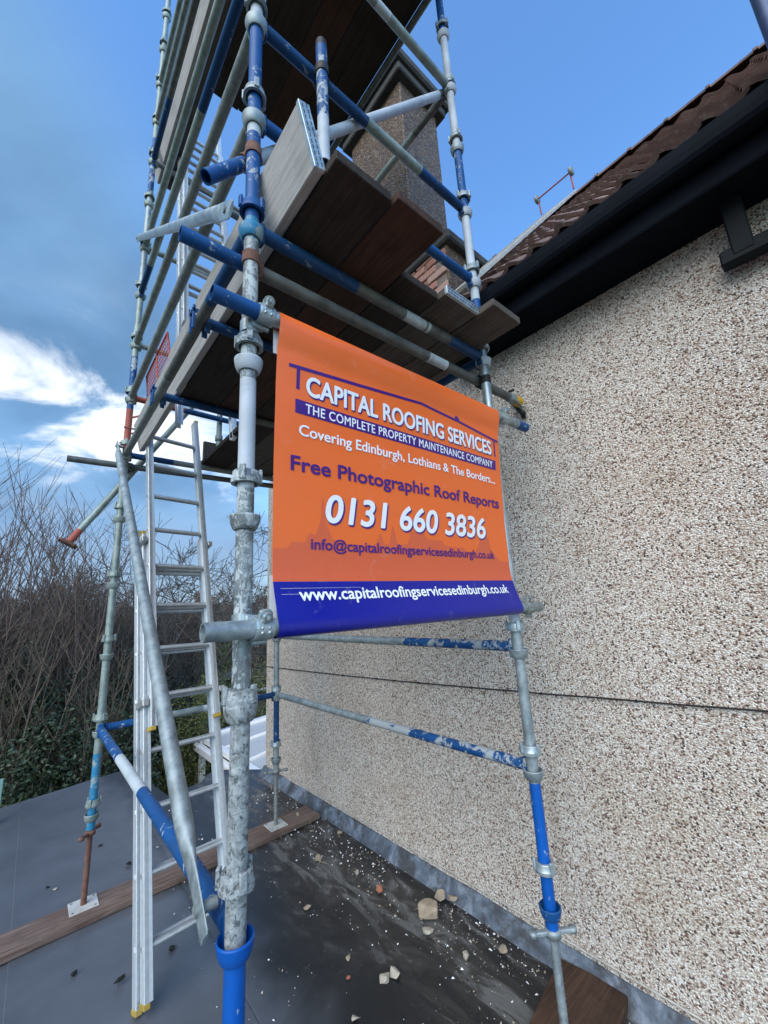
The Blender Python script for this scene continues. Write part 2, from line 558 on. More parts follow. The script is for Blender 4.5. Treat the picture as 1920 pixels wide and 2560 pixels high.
class MB:
    def __init__(self):
        self.v, self.f, self.mi, self.sm = [], [], [], []
        self.mats = []

    def slot(self, mat):
        if mat not in self.mats:
            self.mats.append(mat)
        return self.mats.index(mat)

    def quad_strip(self, rings, mat, closed=True, smooth=True):
        s = self.slot(mat)
        base = len(self.v)
        n = len(rings[0])
        for r in rings:
            self.v.extend([tuple(p) for p in r])
        for i in range(len(rings) - 1):
            for j in range(n if closed else n - 1):
                a = base + i * n + j
                b = base + i * n + (j + 1) % n
                self.f.append((a, b, b + n, a + n))
                self.mi.append(s)
                self.sm.append(smooth)
        return base

    def poly(self, pts, mat, smooth=False):
        b = len(self.v)
        self.v.extend([tuple(p) for p in pts])
        self.f.append(tuple(range(b, b + len(pts))))
        self.mi.append(self.slot(mat))
        self.sm.append(smooth)

    def box(self, c, h, mat, ax=None, bevel=0.0):
        """box of half sizes h about c; ax = three axis vectors"""
        c = Vector(c)
        X, Y, Z = ax or (Vector((1, 0, 0)), Vector((0, 1, 0)), Vector((0, 0, 1)))
        s = self.slot(mat)
        if bevel <= 0:
            b = len(self.v)
            for sx in (-1, 1):
                for sy in (-1, 1):
                    for sz in (-1, 1):
                        self.v.append(tuple(c + X * h[0] * sx + Y * h[1] * sy + Z * h[2] * sz))
            for f in ((0, 1, 3, 2), (4, 6, 7, 5), (0, 4, 5, 1), (2, 3, 7, 6), (0, 2, 6, 4), (1, 5, 7, 3)):
                self.f.append(tuple(b + i for i in f))
                self.mi.append(s)
                self.sm.append(False)
            return
        k = bevel
        prof = []
        for (sx, sy) in ((-1, -1), (1, -1), (1, 1), (-1, 1)):
            a = (sx * (h[0] - k), sy * h[1])
            b2 = (sx * h[0], sy * (h[1] - k))
            prof += ([a, b2] if sx * sy > 0 and False else [])
            if (sx, sy) in ((-1, -1), (1, 1)):
                prof += [b2, a]
            else:
                prof += [a, b2]
        rings = []
        for z, inset in ((-h[2], k), (-h[2] + k, 0), (h[2] - k, 0), (h[2], k)):
            rg = []
            for (px, py) in prof:
                fx = (abs(px) - (inset if abs(abs(px) - h[0]) < 1e-9 else 0)) * (1 if px > 0 else -1)
                fy = (abs(py) - (inset if abs(abs(py) - h[1]) < 1e-9 else 0)) * (1 if py > 0 else -1)
                rg.append(c + X * fx + Y * fy + Z * z)
            rings.append(rg)
        self.quad_strip(rings, mat, True, False)
        self.poly(list(reversed(rings[0])), mat)
        self.poly(rings[-1], mat)

    def frame(self, d):
        d = Vector(d).normalized()
        a = Vector((0, 0, 1)) if abs(d.z) < 0.9 else Vector((1, 0, 0))
        u = d.cross(a).normalized()
        return d, u, d.cross(u)

    def lathe(self, p, d, prof, mat, n=20, smooth=True, caps=False):
        """prof: list of (axial, radius)"""
        p = Vector(p)
        d, u, w = self.frame(d)
        rings = []
        for (a, r) in prof:
            rings.append([p + d * a + (u * math.cos(2 * math.pi * j / n) + w * math.sin(2 * math.pi * j / n)) * r for j in range(n)])
        self.quad_strip(rings, mat, True, smooth)
        if caps:
            self.poly(list(reversed(rings[0])), mat)
            self.poly(rings[-1], mat)

    def tube(self, p0, p1, r, mat, n=16, segs=None, hollow=True, wall=0.004):
        """straight tube; segs = [(t_end, mat), ...]; open hollow ends"""
        p0, p1 = Vector(p0), Vector(p1)
        L = (p1 - p0).length
        segs = segs or [(1.0, mat)]
        t0 = 0.0
        for (t1, mm) in segs:
            k = max(1, int((t1 - t0) * L / 0.35))
            self.lathe(p0, p1 - p0, [(L * (t0 + (t1 - t0) * i / k), r) for i in range(k + 1)], mm, n)
            t0 = t1
        if hollow:
            dp = min(0.12, L * 0.4)
            for (q, dr, mm) in ((p0, p1 - p0, segs[0][1]), (p1, p0 - p1, segs[-1][1])):
                self.lathe(q, dr, [(0, r), (0, r - wall), (dp, r - wall), (dp, 0.0005)], mm, n, smooth=False)
        else:
            self.lathe(p0, p1 - p0, [(0, r), (0, 0.0003)], segs[0][1], n, False)
            self.lathe(p1, p0 - p1, [(0, r), (0, 0.0003)], segs[-1][1], n, False)

    def rod(self, pts, r, mat, n=6):
        pts = [Vector(p) for p in pts]
        rings = []
        for i, p in enumerate(pts):
            d = (pts[min(i + 1, len(pts) - 1)] - pts[max(i - 1, 0)])
            d, u, w = self.frame(d)
            rr = r[i] if isinstance(r, (list, tuple)) else r
            rings.append([p + (u * math.cos(2 * math.pi * j / n) + w * math.sin(2 * math.pi * j / n)) * rr for j in range(n)])
        self.quad_strip(rings, mat)
        self.poly(list(reversed(rings[0])), mat)
        self.poly(rings[-1], mat)

    def build(self, name, parent=None, loc=None):
        me = bpy.data.meshes.new(name)
        org = Vector((0, 0, 0))
        if parent is not None:
            org = parent_org(parent)
        elif loc is not None:
            org = Vector(loc)
        else:
            a = np.array(self.v)
            org = Vector((float((a[:, 0].min() + a[:, 0].max()) / 2), float((a[:, 1].min() + a[:, 1].max()) / 2), float(a[:, 2].min())))
        vv = (np.array(self.v) - np.array(org)).tolist()
        me.from_pydata(vv, [], self.f)
        for k in self.mats:
            me.materials.append(MATS[k])
        me.polygons.foreach_set('material_index', self.mi)
        me.polygons.foreach_set('use_smooth', self.sm)
        me.update()
        o = bpy.data.objects.new(name, me)
        COL.objects.link(o)
        if parent is not None:
            o.parent = parent
        else:
            o.location = org
        return o


def parent_org(o):
    v = Vector((0, 0, 0))
    while o is not None:
        v = v + Vector(o.location)
        o = o.parent
    return v


def tag(o, label=None, cat=None, group=None, kind=None):
    if label:
        o['label'] = label
    if cat:
        o['category'] = cat
    if group:
        o['group'] = group
    if kind:
        o['kind'] = kind
    return o


def thing(name, label, cat, loc, group=None):
    o = bpy.data.objects.new(name, None)
    o.empty_display_size = 0.1
    COL.objects.link(o)
    o.location = loc
    return tag(o, label, cat, group)


def V(*a):
    return Vector(a)


TR = 0.02415
# ================================================================== SETTING
# ground of the gardens, one storey below the flat roof
GZ = -3.0
b = MB()
N = 40
for i in range(N):
    for j in range(N):
        pass
xs = [-300, -120, -50, -20, -8, 0, 8, 20, 50, 120, 300]
ys = [-60, -20, 0, 6, 12, 20, 30, 50, 90, 160, 320]
rings = [[V(x, y, GZ + (0.012 * max(0, y - 40))) for x in xs] for y in ys]
b.quad_strip(rings, 'grass', False)
tag(b.build('ground', loc=(0, 0, GZ)), kind='structure')

# far rise beyond the houses
b = MB()
rows = []
for y, h in ((70, 0.5), (110, 3.2), (170, 6.5), (260, 9.5), (330, 3.0)):
    rows.append([V(x, y, GZ + 0.012 * max(0, y - 40) + h * (0.75 + 0.35 * mnoise.noise(V(x * 0.013, y * 0.02, 2)))) for x in range(-260, 300, 14)])
b.quad_strip(rows, 'hill_green', False)
tag(b.build('hills', loc=(0, 120, GZ)), kind='structure')

# the flat roof the scaffold stands on
RZ = -0.53
b = MB()
poly = [(-2.6, -4.0), (1.795, -4.0), (1.795, 3.90), (1.42, 4.31), (1.28, 4.24), (1.17, 4.07), (0.82, 3.99), (0.68, 5.24), (-2.6, 4.55)]
top = [V(x, y, RZ) for x, y in poly]
b.poly(top, 'roof_felt')
n = len(poly)
for i in range(n):
    a, c2 = top[i], top[(i + 1) % n]
    b.poly([a, a - V(0, 0, 0.16), c2 - V(0, 0, 0.16), c2], 'roof_felt')
roof = tag(b.build('flat_roof', loc=(0, 0, RZ)), kind='structure')
# lapped felt sheets: each lap is a real step
for (xa, xb, y0, y1, z) in ((-0.36, 0.52, -3.9, 4.9, 0.004), (0.52, 1.30, -3.9, 3.92, 0.008)):
    b = MB()
    rr = []
    k = 26
    for i in range(k + 1):
        y = y0 + (y1 - y0) * i / k
        rr.append([V(xa + 0.006 * mnoise.noise(V(y * 1.3, xa, 0)) + 0.035 * (y / 5), y, RZ + 0.0005),
                   V(xa + 0.004 + 0.006 * mnoise.noise(V(y * 1.3, xa, 0)) + 0.035 * (y / 5), y, RZ + z), V(xb, y, RZ + z), V(xb + 0.002, y, RZ + 0.0005)])
    b.quad_strip(rr, 'roof_felt', False, False)
    b.build('felt_sheet', roof)
# dressed flashing up the wall, with lapped joints
b = MB()
rr = []
for i in range(121):
    y = -2.2 + 5.95 * i / 120
    w1 = 0.010 * mnoise.noise(V(y * 3.1, 1.0, 0)) + 0.004 * mnoise.noise(V(y * 11, 4.0, 0))
    lap = 0.004 if int((y + 3) / 1.15) % 2 else 0.0
    rr.append([V(1.690 + w1, y, RZ + 0.001), V(1.700 + w1 * 0.8, y, RZ + 0.010 + lap), V(1.722 + w1 * 0.5, y, RZ + 0.040 + w1 * 0.6 + lap),
               V(1.746, y, RZ + 0.078 + w1 * 0.9 + lap), V(1.749, y, RZ + 0.086 + w1), V(1.755, y, RZ + 0.088 + w1), V(1.790, y, RZ + 0.086 + w1)])
b.quad_strip(rr, 'lead_flashing', False)
b.build('flashing', roof)

# ================================================================== HOUSE
WX = 1.76
house = thing('house', 'pebbledashed house with tiled roof, black eaves and a tall roughcast chimney', 'house', (WX, 0, GZ))
b = MB()
b.box((4.2, -0.64, -0.05), (4.2 - WX, 4.36, 2.95), 'pebbledash')
b.build('wall', house)
EX = 1.497        # fascia face
b = MB()
b.box(((EX + WX) / 2 + 0.01, -1.95, 2.850), ((WX - EX) / 2 + 0.012, 2.44, 0.010), 'black_soffit')
b.build('soffit', house)
b = MB()
b.box((EX + 0.012, -1.95, 2.945), (0.012, 2.44, 0.115), 'black_soffit', bevel=0.004)
b.build('fascia', house)
# gutter: deep half-round trough with lip, unions and brackets
b = MB()
prof = [(1.398, 3.024), (1.398, 2.985), (1.403, 2.955), (1.414, 2.938), (1.432, 2.932), (1.470, 2.932), (1.482, 2.937), (1.490, 2.950), (1.492, 2.985), (1.492, 3.020)]
inner = [(x + (1.446 - x) * 0.07, z + 0.006) for x, z in reversed(prof)]
rr = [[V(x, y, z) for x, z in prof + inner] for y in (-4.4, -3, -2, -1, 0, 0.48)]
b.quad_strip(rr, 'black_gutter', True, False)
b.poly([V(x, 0.48, z) for x, z in prof], 'black_gutter')
for y in (-3.2, -1.4):
    b.quad_strip([[V(1.446 + (x - 1.446) * 1.05, yy, 3.020 + (z - 3.020) * 1.04) for x, z in prof] for yy in (y - 0.05, y + 0.05)], 'black_gutter', False)
for y in (-2.3, -0.72, 0.1):
    b.box((1.489, y, 2.98), (0.008, 0.015, 0.05), 'black_gutter')
b.build('gutter', house)
# roof plane
RP = math.atan2(5.30 - 3.06, 3.5 - 1.43)
ex, ez = 1.440, 3.050
sl = V(math.cos(RP), 0, math.sin(RP))
nm = V(-math.sin(RP), 0, math.cos(RP))
RL = (3.5 - ex) / math.cos(RP)
b = MB()
p0 = V(1.447, 0, 3.052)
rd = V(3.5, 0, 5.25)
b.quad_strip([[V(p0.x, y, p0.z), V(rd.x, y, rd.z), V(rd.x, y, rd.z - 0.06), V(p0.x, y, p0.z - 0.02)] for y in (-5.0, 0.49)], 'roof_tile_clay', True, False)
b.quad_strip([[V(2.4, y, 4.07), V(rd.x, y, rd.z), V(rd.x, y, rd.z - 0.06), V(2.4, y, 4.01)] for y in (0.49, 5.0)], 'roof_tile_clay', True, False)
b.quad_strip([[V(7.0 - p0.x, y, p0.z), V(rd.x, y, rd.z), V(rd.x, y, rd.z - 0.06), V(7.0 - p0.x, y, p0.z - 0.06)] for y in (-5.0, 5.0)], 'roof_tile_clay', True, False)
roofh = b.build('roof', house)
# pantiles, one mesh shared
tw, te = 0.150, 0.255


def tile_mesh():
    b = MB()
    ns = 9
    rings_t, rings_b = [], []
    for (s, lift) in ((0.0, 0.040), (te + 0.07, 0.006)):
        top_, bot_ = [], []
        for i in range(ns):
            u = i / (ns - 1)
            y = (u - 0.5) * (tw + 0.02)
            h = 0.018 * math.sin(u * 2 * math.pi * 0.95 + 2.6) + 0.012
            top_.append(V(0, 0, 0) + V(sl.x * s, y, sl.z * s) + nm * (h + lift))
            bot_.append(V(0, 0, 0) + V(sl.x * s, y, sl.z * s) + nm * (h + lift - 0.022))
        rings_t.append(top_)
        rings_b.append(bot_)
    b.quad_strip(rings_t, 'roof_tile_clay', False)
    b.quad_strip(list(reversed(rings_b)), 'roof_tile_clay', False)
    b.quad_strip([rings_b[0], rings_t[0]], 'roof_tile_clay', False, False)
    b.quad_strip([[rings_b[0][0], rings_b[1][0]], [rings_t[0][0], rings_t[1][0]]], 'roof_tile_clay', False, False)
    me = bpy.data.meshes.new('roof_tile')
    me.from_pydata([tuple(v) for v in b.v], [], b.f)
    me.materials.append(MATS['roof_tile_clay'])
    me.polygons.foreach_set('use_smooth', b.sm)
    return me


tme = tile_mesh()
HO = Vector(house.location)
rows_n = int(RL / te)
for ri in range(rows_n + 1):
    for ci in range(24):
        y = -2.02 + ci * tw
        if y > 0.42 and ri < 4:
            continue
        p = V(ex + 0.02, y, ez) + sl * (ri * te)
        if p.x > 3.45 or y > 1.6:
            continue
        o = bpy.data.objects.new('roof_tile', tme)
        COL.objects.link(o)
        o.parent = roofh
        o.location = p - HO + V(0, 0, 0.004 * mnoise.noise(V(ri * 3.3, ci * 2.1, 0)))
        o.rotation_euler = (R(1.2) * mnoise.noise(V(ri * 1.7, ci * 5.1, 4)), 0, R(0.8) * mnoise.noise(V(ri * 2.7, ci * 1.1, 7)))
for i in range(14):
    y = -2.6 + i * 0.30
    b = MB()
    pr_ = []
    for j in range(9):
        a = math.pi * j / 8
        pr_.append((0.125 * math.cos(a), 0.085 * math.sin(a)))
    rr = []
    for (yy, s) in ((0, 1.10), (0.03, 1.10), (0.031, 1.0), (0.30, 0.97)):
        rr.append([V(3.5 + x * s, y + yy, 5.255 + z * s) for x, z in pr_])
    b.quad_strip(rr, 'roof_tile_clay', False)
    b.poly(rr[0], 'roof_tile_clay')
    b.build('ridge_tile', roofh)

# chimney: broad base with coping, stack and cap
b = MB()
b.box((2.22, 1.28, 3.66), (0.455, 0.775, 0.36), 'mortar')
b.box((2.22, 0.513, 3.66), (0.458, 0.012, 0.362), 'roughcast_brown')
b.box((2.03, 1.25, 5.12), (0.265, 0.40, 1.14), 'roughcast_brown', bevel=0.012)
chim = b.build('chimney', house)
b = MB()
b.box((2.24, 1.28, 4.055), (0.52, 0.84, 0.045), 'concrete_cap', bevel=0.015)
b.build('coping', chim)
b = MB()
b.box((2.03, 1.25, 6.30), (0.34, 0.475, 0.05), 'concrete_cap', bevel=0.012)
b.box((2.03, 1.25, 6.40), (0.385, 0.52, 0.055), 'concrete_cap', bevel=0.02)
b.build('cap', chim)
bm_ = MB()
bm_.box((0, 0, 0), (0.012, 0.104, 0.031), 'brick_red', bevel=0.005)
bme = bpy.data.meshes.new('brick')
bme.from_pydata([tuple(v) for v in bm_.v], [], bm_.f)
bme.materials.append(MATS['brick_red'])
for r_ in range(10):
    for c_ in range(7):
        y = 0.615 + c_ * 0.222 - (0.111 if r_ % 2 else 0)
        z = 3.36 + r_ * 0.0735
        if y < 0.60:
            continue
        o = bpy.data.objects.new('brick', bme)
        COL.objects.link(o)
        o.parent = chim
        o.location = V(1.764 - 0.006 * random.random(), y, z) - HO
        o.rotation_euler = (R(random.uniform(-1.5, 1.5)), 0, R(random.uniform(-2, 2)))
        o.scale = (1, random.uniform(0.93, 1.0), random.uniform(0.93, 1.02))
# downpipe with offset
b = MB()
pd = V(0.025, 0, -0.25).normalized()
pe = V(0, 1, 0)
b.box(V(1.672, -1.06, 2.735), (0.030, 0.036, 0.135), 'black_pipe', (pd.cross(pe).normalized(), pe, pd), bevel=0.006)
b.box(V(1.690, -1.60, 2.585), (0.032, 0.62, 0.034), 'black_pipe', (V(1, 0, 0), V(0, 1, 0.045).normalized(), V(0, -0.045, 1).normalized()), bevel=0.006)
b.build('downpipe', house)
# cables clipped to the wall
b = MB()
pts = [V(WX - 0.012 - 0.002 * (i % 3), 3.70 - i * 0.16, 0.622 + 0.0056 * i - 0.02 * math.sin(i / 29 * math.pi) + 0.003 * mnoise.noise(V(i * 0.7, 0, 0))) for i in range(34)]
b.rod(pts, 0.0042, 'cable_black', 6)
for p in pts[1::3]:
    b.box(p, (0.006, 0.004, 0.0065), 'cable_black')
tag(b.build('cable'), 'thin black cable clipped across the pebbledash wall', 'cable')
b = MB()
pts = [V(WX - 0.010, 3.70 - i * 0.10, RZ + 0.118 + 0.006 * mnoise.noise(V(i * 0.35, 5, 0)) + 0.003 * mnoise.noise(V(i * 1.1, 2, 0))) for i in range(58)]
b.rod(pts, 0.0045, 'cable_white', 6)
tag(b.build('cable'), 'thin pale cable running just above the lead flashing', 'cable')

# ================================================================== SCAFFOLD
S = {1: (0.0, 0.0), 2: (1.3, 0.0), 3: (0.0, 2.5), 4: (1.3, 2.5)}


def cup_bottom(parent, x, y, z, mat):
    b = MB()
    for seg in ([(0.002, TR), (0.0, 0.0305)], [(0.0, 0.0305), (0.004, 0.0345), (0.020, 0.0405), (0.038, 0.0435)], [(0.038, 0.0435), (0.042, 0.0430), (0.042, 0.0392)],
                [(0.042, 0.0392), (0.022, 0.0365), (0.012, 0.0315), (0.012, TR)]):
        b.lathe((x, y, z - 0.022), (0, 0, 1), seg, mat, 24)
    b.build('bottom_cup', parent)


def cup_top(parent, x, y, z, mat, turn=0.0):
    b = MB()
    for seg in ([(0.0, 0.0325), (0.0, 0.0420)], [(0.0, 0.0420), (0.012, 0.0420)], [(0.012, 0.0420), (0.017, 0.0390), (0.034, 0.0370)], [(0.034, 0.0370), (0.038, 0.0350), (0.038, 0.0262)],
                [(0.038, 0.0262), (0.012, 0.0315), (0.0, 0.0325)]):
        b.lathe((x, y, z - 0.020), (0, 0, 1), seg, mat, 22)
    for k in range(3):
        a = turn + k * 2.094
        d = V(math.cos(a), math.sin(a), 0)
        b.box(V(x, y, z + 0.006) + d * 0.0415, (0.0055, 0.009, 0.022), mat, (d, V(-d.y, d.x, 0), V(0, 0, 1)), bevel=0.002)
    b.build('top_cup', parent)


def jack(parent, x, y, nut_z, plate_z, mat_sp, mat_nut, turn, mat_plate='plate_steel'):
    b = MB()
    prof = []
    L = 0.06 + nut_z - plate_z
    k = int(L / 0.008)
    for i in range(k + 1):
        prof.append((i * L / k, 0.0175 if i % 2 else 0.0162))
    b.lathe((x, y, plate_z), (0, 0, 1), prof, mat_sp, 14)
    b.build('jack_spindle', parent)
    b = MB()
    b.lathe((x, y, nut_z - 0.014), (0, 0, 1), [(0, 0.018), (0, 0.031), (0.028, 0.031), (0.028, 0.018)], mat_nut, 14)
    for sgn in (1, -1):
        d = V(math.cos(turn), math.sin(turn), 0) * sgn
        e = V(-d.y, d.x, 0)
        b.box(V(x, y, nut_z) + d * 0.055, (0.030, 0.012, 0.008), mat_nut, (d, e, V(0, 0, 1)), bevel=0.004)
        b.lathe(V(x, y, nut_z - 0.009) + d * 0.083, (0, 0, 1), [(0, 0.001), (0, 0.016), (0.018, 0.016), (0.018, 0.001)], mat_nut, 10)
    b.build('wing_nut', parent)
    b = MB()
    b.box((x, y, plate_z - 0.004), (0.075, 0.075, 0.004), mat_plate, bevel=0.0015)
    for sx in (-1, 1):
        for sy in (-1, 1):
            b.lathe((x + sx * 0.058, y + sy * 0.058, plate_z + 0.0002), (0, 0, 1), [(0, 0.0065), (0.0004, 0.0001)], 'dark_iron', 8)
    b.build('base_plate', parent)


def standard(key, label, zbot, ztop, segs, cups, tops, cupmat, topmat, jk=None):
    """segs: [(z_end, mat)]; cups: {k: mat}; tops: {k: (dz, turn)}"""
    x, y = S[key]
    root = thing('scaffold_standard', label, 'scaffold tube', (x, y, zbot if jk is None else RZ + 0.038), 'scaffold standards')
    L = ztop - zbot
    b = MB()
    b.tube((x, y, zbot), (x, y, ztop), TR, None, 22, [((z - zbot) / L, mm) for z, mm in segs])
    b.build('tube', root)
    for k in cups:
        mt = cups[k] or cupmat
        cup_bottom(root, x, y, 0.5 * k, mt)
        dz, tn = tops.get(k, (0.085, k * 1.3))
        cup_top(root, x, y, 0.5 * k + dz, topmat if not isinstance(topmat, dict) else topmat.get(k, 'galvanised_steel'), tn)
    if jk:
        jack(root, x, y, *jk)
    return root


PZ = RZ + 0.038 + 0.010
st1 = standard(1, 'mortar-splashed scaffold standard with bright blue foot beside the orange banner', -0.07, 6.6,
               [(0.492, 'blue_paint_fresh'), (1.05, 'mortar_crust'), (1.60, 'galvanised_mortared'), (1.95, 'white_paint'), (2.47, 'galvanised_mortared'),
                (2.56, 'teal_paint'), (2.94, 'blue_paint'), (2.985, 'white_tape'), (3.04, 'blue_paint'), (3.50, 'blue_paint'), (3.62, 'white_paint'), (6.6, 'galvanised_steel')],
               {1: 'blue_paint_fresh', 2: 'mortar_crust', 3: 'galvanised_mortared', 4: 'white_paint', 5: 'teal_paint', 6: 'galvanised_steel', 7: 'galvanised_steel'},
               {1: (0.135, 0.5), 2: (0.040, 1.0), 3: (0.135, 2.0), 4: (0.085, 0.2), 5: (0.11, 1.1), 6: (0.14, 0.3), 7: (0.12, 0.8)}, None,
               {1: 'mortar_crust', 2: 'mortar_crust', 3: 'galvanised_mortared', 4: 'galvanised_mortared', 5: 'blue_paint', 6: 'galvanised_steel', 7: 'galvanised_steel'},
               (-0.085, PZ, 'galvanised_dull', 'galvanised_dull', 0.4))
st2 = standard(2, 'scaffold standard with bright blue lower length between the banner and the pebbledash wall', -0.07, 6.6,
               [(0.47, 'blue_paint_fresh'), (1.12, 'galvanised_steel'), (1.24, 'white_paint'), (2.60, 'galvanised_bright'), (2.90, 'blue_paint'), (2.955, 'white_tape'), (3.50, 'white_paint'),
                (4.0, 'blue_paint'), (5.0, 'white_paint'), (6.6, 'blue_paint')],
               {0: 'blue_paint', 1: 'galvanised_steel', 2: 'galvanised_steel', 5: 'white_paint', 6: 'white_paint', 7: 'white_paint', 8: 'galvanised_steel', 9: 'white_paint', 10: 'white_paint', 11: None, 12: None},
               {0: (0.16, 0.2), 1: (0.10, 0.4), 2: (0.12, 1.9), 5: (0.10, 0.2), 6: (0.11, 0.5), 7: (0.13, 0.9), 8: (0.10, 0.1), 9: (0.06, 0.2), 10: (0.10, 0.6)}, 'galvanised_steel',
               {0: 'galvanised_bright', 1: 'galvanised_bright', 2: 'galvanised_bright', 5: 'galvanised_bright'},
               (-0.068, PZ, 'galvanised_steel', 'galvanised_steel', -0.62))
st3 = standard(3, 'slender green-grey scaffold standard with rusty jack on the long plank', -0.07, 8.2,
               [(0.10, 'teal_paint'), (0.38, 'teal_paint'), (2.56, 'galvanised_green'), (2.92, 'red_oxide'), (3.4, 'blue_paint_worn'), (4.1, 'galvanised_green'), (5.1, 'galvanised_steel'), (5.8, 'blue_paint_worn'), (8.2, 'galvanised_green')],
               {k: 'galvanised_green' for k in range(0, 17)}, {k: (0.085 + 0.02 * ((k * 7) % 3), k * 0.9) for k in range(17)}, None, 'galvanised_green',
               (-0.088, PZ, 'rust', 'rust', 0.9))
st4 = standard(4, 'thin scaffold standard with blue middle band, at the far corner of the pebbledash wall', -0.07, 5.6,
               [(0.14, 'galvanised_steel'), (0.50, 'blue_paint_dark'), (2.0, 'galvanised_steel'), (5.6, 'galvanised_steel')],
               {k: 'galvanised_steel' for k in (0, 1, 2, 3, 4, 5, 6, 7, 9)}, {0: (0.13, 0.3), 1: (0.075, 0.2)}, None, 'galvanised_bright',
               (-0.084, PZ, 'galvanised_dull', 'galvanised_dull', -0.35))


def ledger(a, c2, k, label, segs, dz=0.030, name='scaffold_ledger', group='cup-locked ledgers'):
    p0 = V(*S[a], 0.5 * k + dz)
    p1 = V(*S[c2], 0.5 * k + dz)
    d = (p1 - p0).normalized()
    L = (p1 - p0).length
    root = thing(name, label, 'scaffold tube', (p0 + p1) / 2 - V(0, 0, TR), group)
    q0, q1 = p0 + d * 0.042, p1 - d * 0.042
    b = MB()
    b.tube(q0, q1, TR, None, 18, segs, hollow=False)
    b.build('tube', root)
    e = V(-d.y, d.x, 0)
    for (pp, sg, mm) in ((p0, 1, segs[0][1]), (p1, -1, segs[-1][1])):
        b = MB()
        b.box(pp + d * 0.0335 * sg - V(0, 0, 0.008), (0.0085, 0.017, 0.042), mm, (d, e, V(0, 0, 1)), bevel=0.004)
        b.build('ledger_blade', root)
    return root


def one(m_):
    return [(1.0, m_)]


# rails along the left face
ledger(1, 3, 1, 'low blue rail with a white taped middle, sloping behind the grey diagonal brace', [(0.42, 'blue_paint'), (0.665, 'white_tape'), (1.0, 'blue_paint')])
ledger(1, 3, 5, 'thick rail under the lower platform edge, on the garden side', [(0.16, 'blue_paint_dark'), (0.45, 'tube_dark'), (1.0, 'galvanised_dull')])
ledger(1, 3, 6, 'guard rail with a pale patch, lowest of those above the lower platform', [(0.25, 'galvanised_dull'), (0.47, 'galvanised_dull'), (0.60, 'galvanised_green'), (1.0, 'galvanised_dull')])
ledger(1, 3, 7, 'guard rail second up from the lower platform on the garden side', [(0.6, 'galvanised_dull'), (1.0, 'galvanised_green')])
ledger(1, 3, 8, 'guard rail third up from the lower platform on the garden side', [(0.30, 'blue_paint_dark'), (0.85, 'galvanised_green'), (1.0, 'blue_paint_dark')])
ledger(1, 3, 9, 'guard rail fourth up from the lower platform on the garden side', one('galvanised_green'))
ledger(1, 3, 11, 'rail under the upper platform edge on the garden side', [(0.75, 'tube_dark'), (1.0, 'blue_paint_dark')])
ledger(1, 3, 12, 'guard rail first above the upper platform on the garden side', one('galvanised_dull'))
ledger(1, 3, 13, 'guard rail second above the upper platform on the garden side', one('galvanised_green'))
# rails along the near end
ledger(1, 2, 5, 'blue and grey platform tube with a white taped patch, carrying the near board ends', [(0.33, 'blue_paint_dark'), (0.55, 'tube_dark'), (0.655, 'white_tape'), (0.665, 'tube_dark'), (0.68, 'white_tape'), (0.80, 'tube_dark'), (1.0, 'blue_paint_dark')])
ledger(1, 2, 6, 'blue rail passing in front of the exposed bricks', [(0.62, 'blue_paint'), (0.66, 'white_tape'), (1.0, 'blue_paint')])
ledger(1, 2, 7, 'long blue rail with grey middle crossing in front of the chimney', [(0.42, 'blue_paint_dark'), (0.72, 'galvanised_green'), (1.0, 'blue_paint_dark')])
ledger(1, 2, 9, 'grey rail below the upper platform with a pale patch in its middle', [(0.52, 'galvanised_dull'), (0.60, 'white_tape'), (1.0, 'galvanised_green')])
ledger(1, 2, 11, 'tube carrying the upper platform boards at their near end', one('tube_dark'))
# rails along the wall
ledger(2, 4, 1, 'low rail beside the pebbledash wall, paint worn to grey in the middle', [(0.30, 'blue_paint_worn'), (0.46, 'blue_paint_trace'), (1.0, 'galvanised_steel')])
ledger(2, 4, 2, 'rail beside the wall just under the banner, blue at its near end', [(0.30, 'blue_paint_worn'), (1.0, 'galvanised_steel')])
ledger(2, 4, 5, 'blue rail under the boards beside the eaves', one('blue_paint_dark'))
ledger(2, 4, 9, 'dark blue rail crossing the chimney face', [(0.12, 'tube_dark'), (0.3, 'galvanised_green'), (1.0, 'blue_paint_dark')])
ledger(2, 4, 11, 'dark tube along the open edge of the upper platform', one('tube_dark'))
# rails along the far end
ledger(3, 4, 1, 'low far rail, blue at both ends with a white patch, behind the ladder', [(0.33, 'blue_paint'), (0.52, 'galvanised_steel'), (0.62, 'white_tape'), (0.75, 'galvanised_steel'), (1.0, 'blue_paint_dark')])
ledger(3, 4, 5, 'far platform tube crossing behind the ladder top, upper of two', [(0.25, 'blue_paint_dark'), (1.0, 'galvanised_dull')])
ledger(3, 4, 6, 'far rail level with the orange mesh gate', [(0.3, 'red_oxide'), (1.0, 'blue_paint_dark')])
ledger(3, 4, 7, 'far rail just above the orange mesh gate', one('galvanised_green'))
ledger(3, 4, 9, 'far rail crossing the high access ladder', one('galvanised_green'))
ledger(3, 4, 11, 'far tube under the upper platform', one('galvanised_dull'))

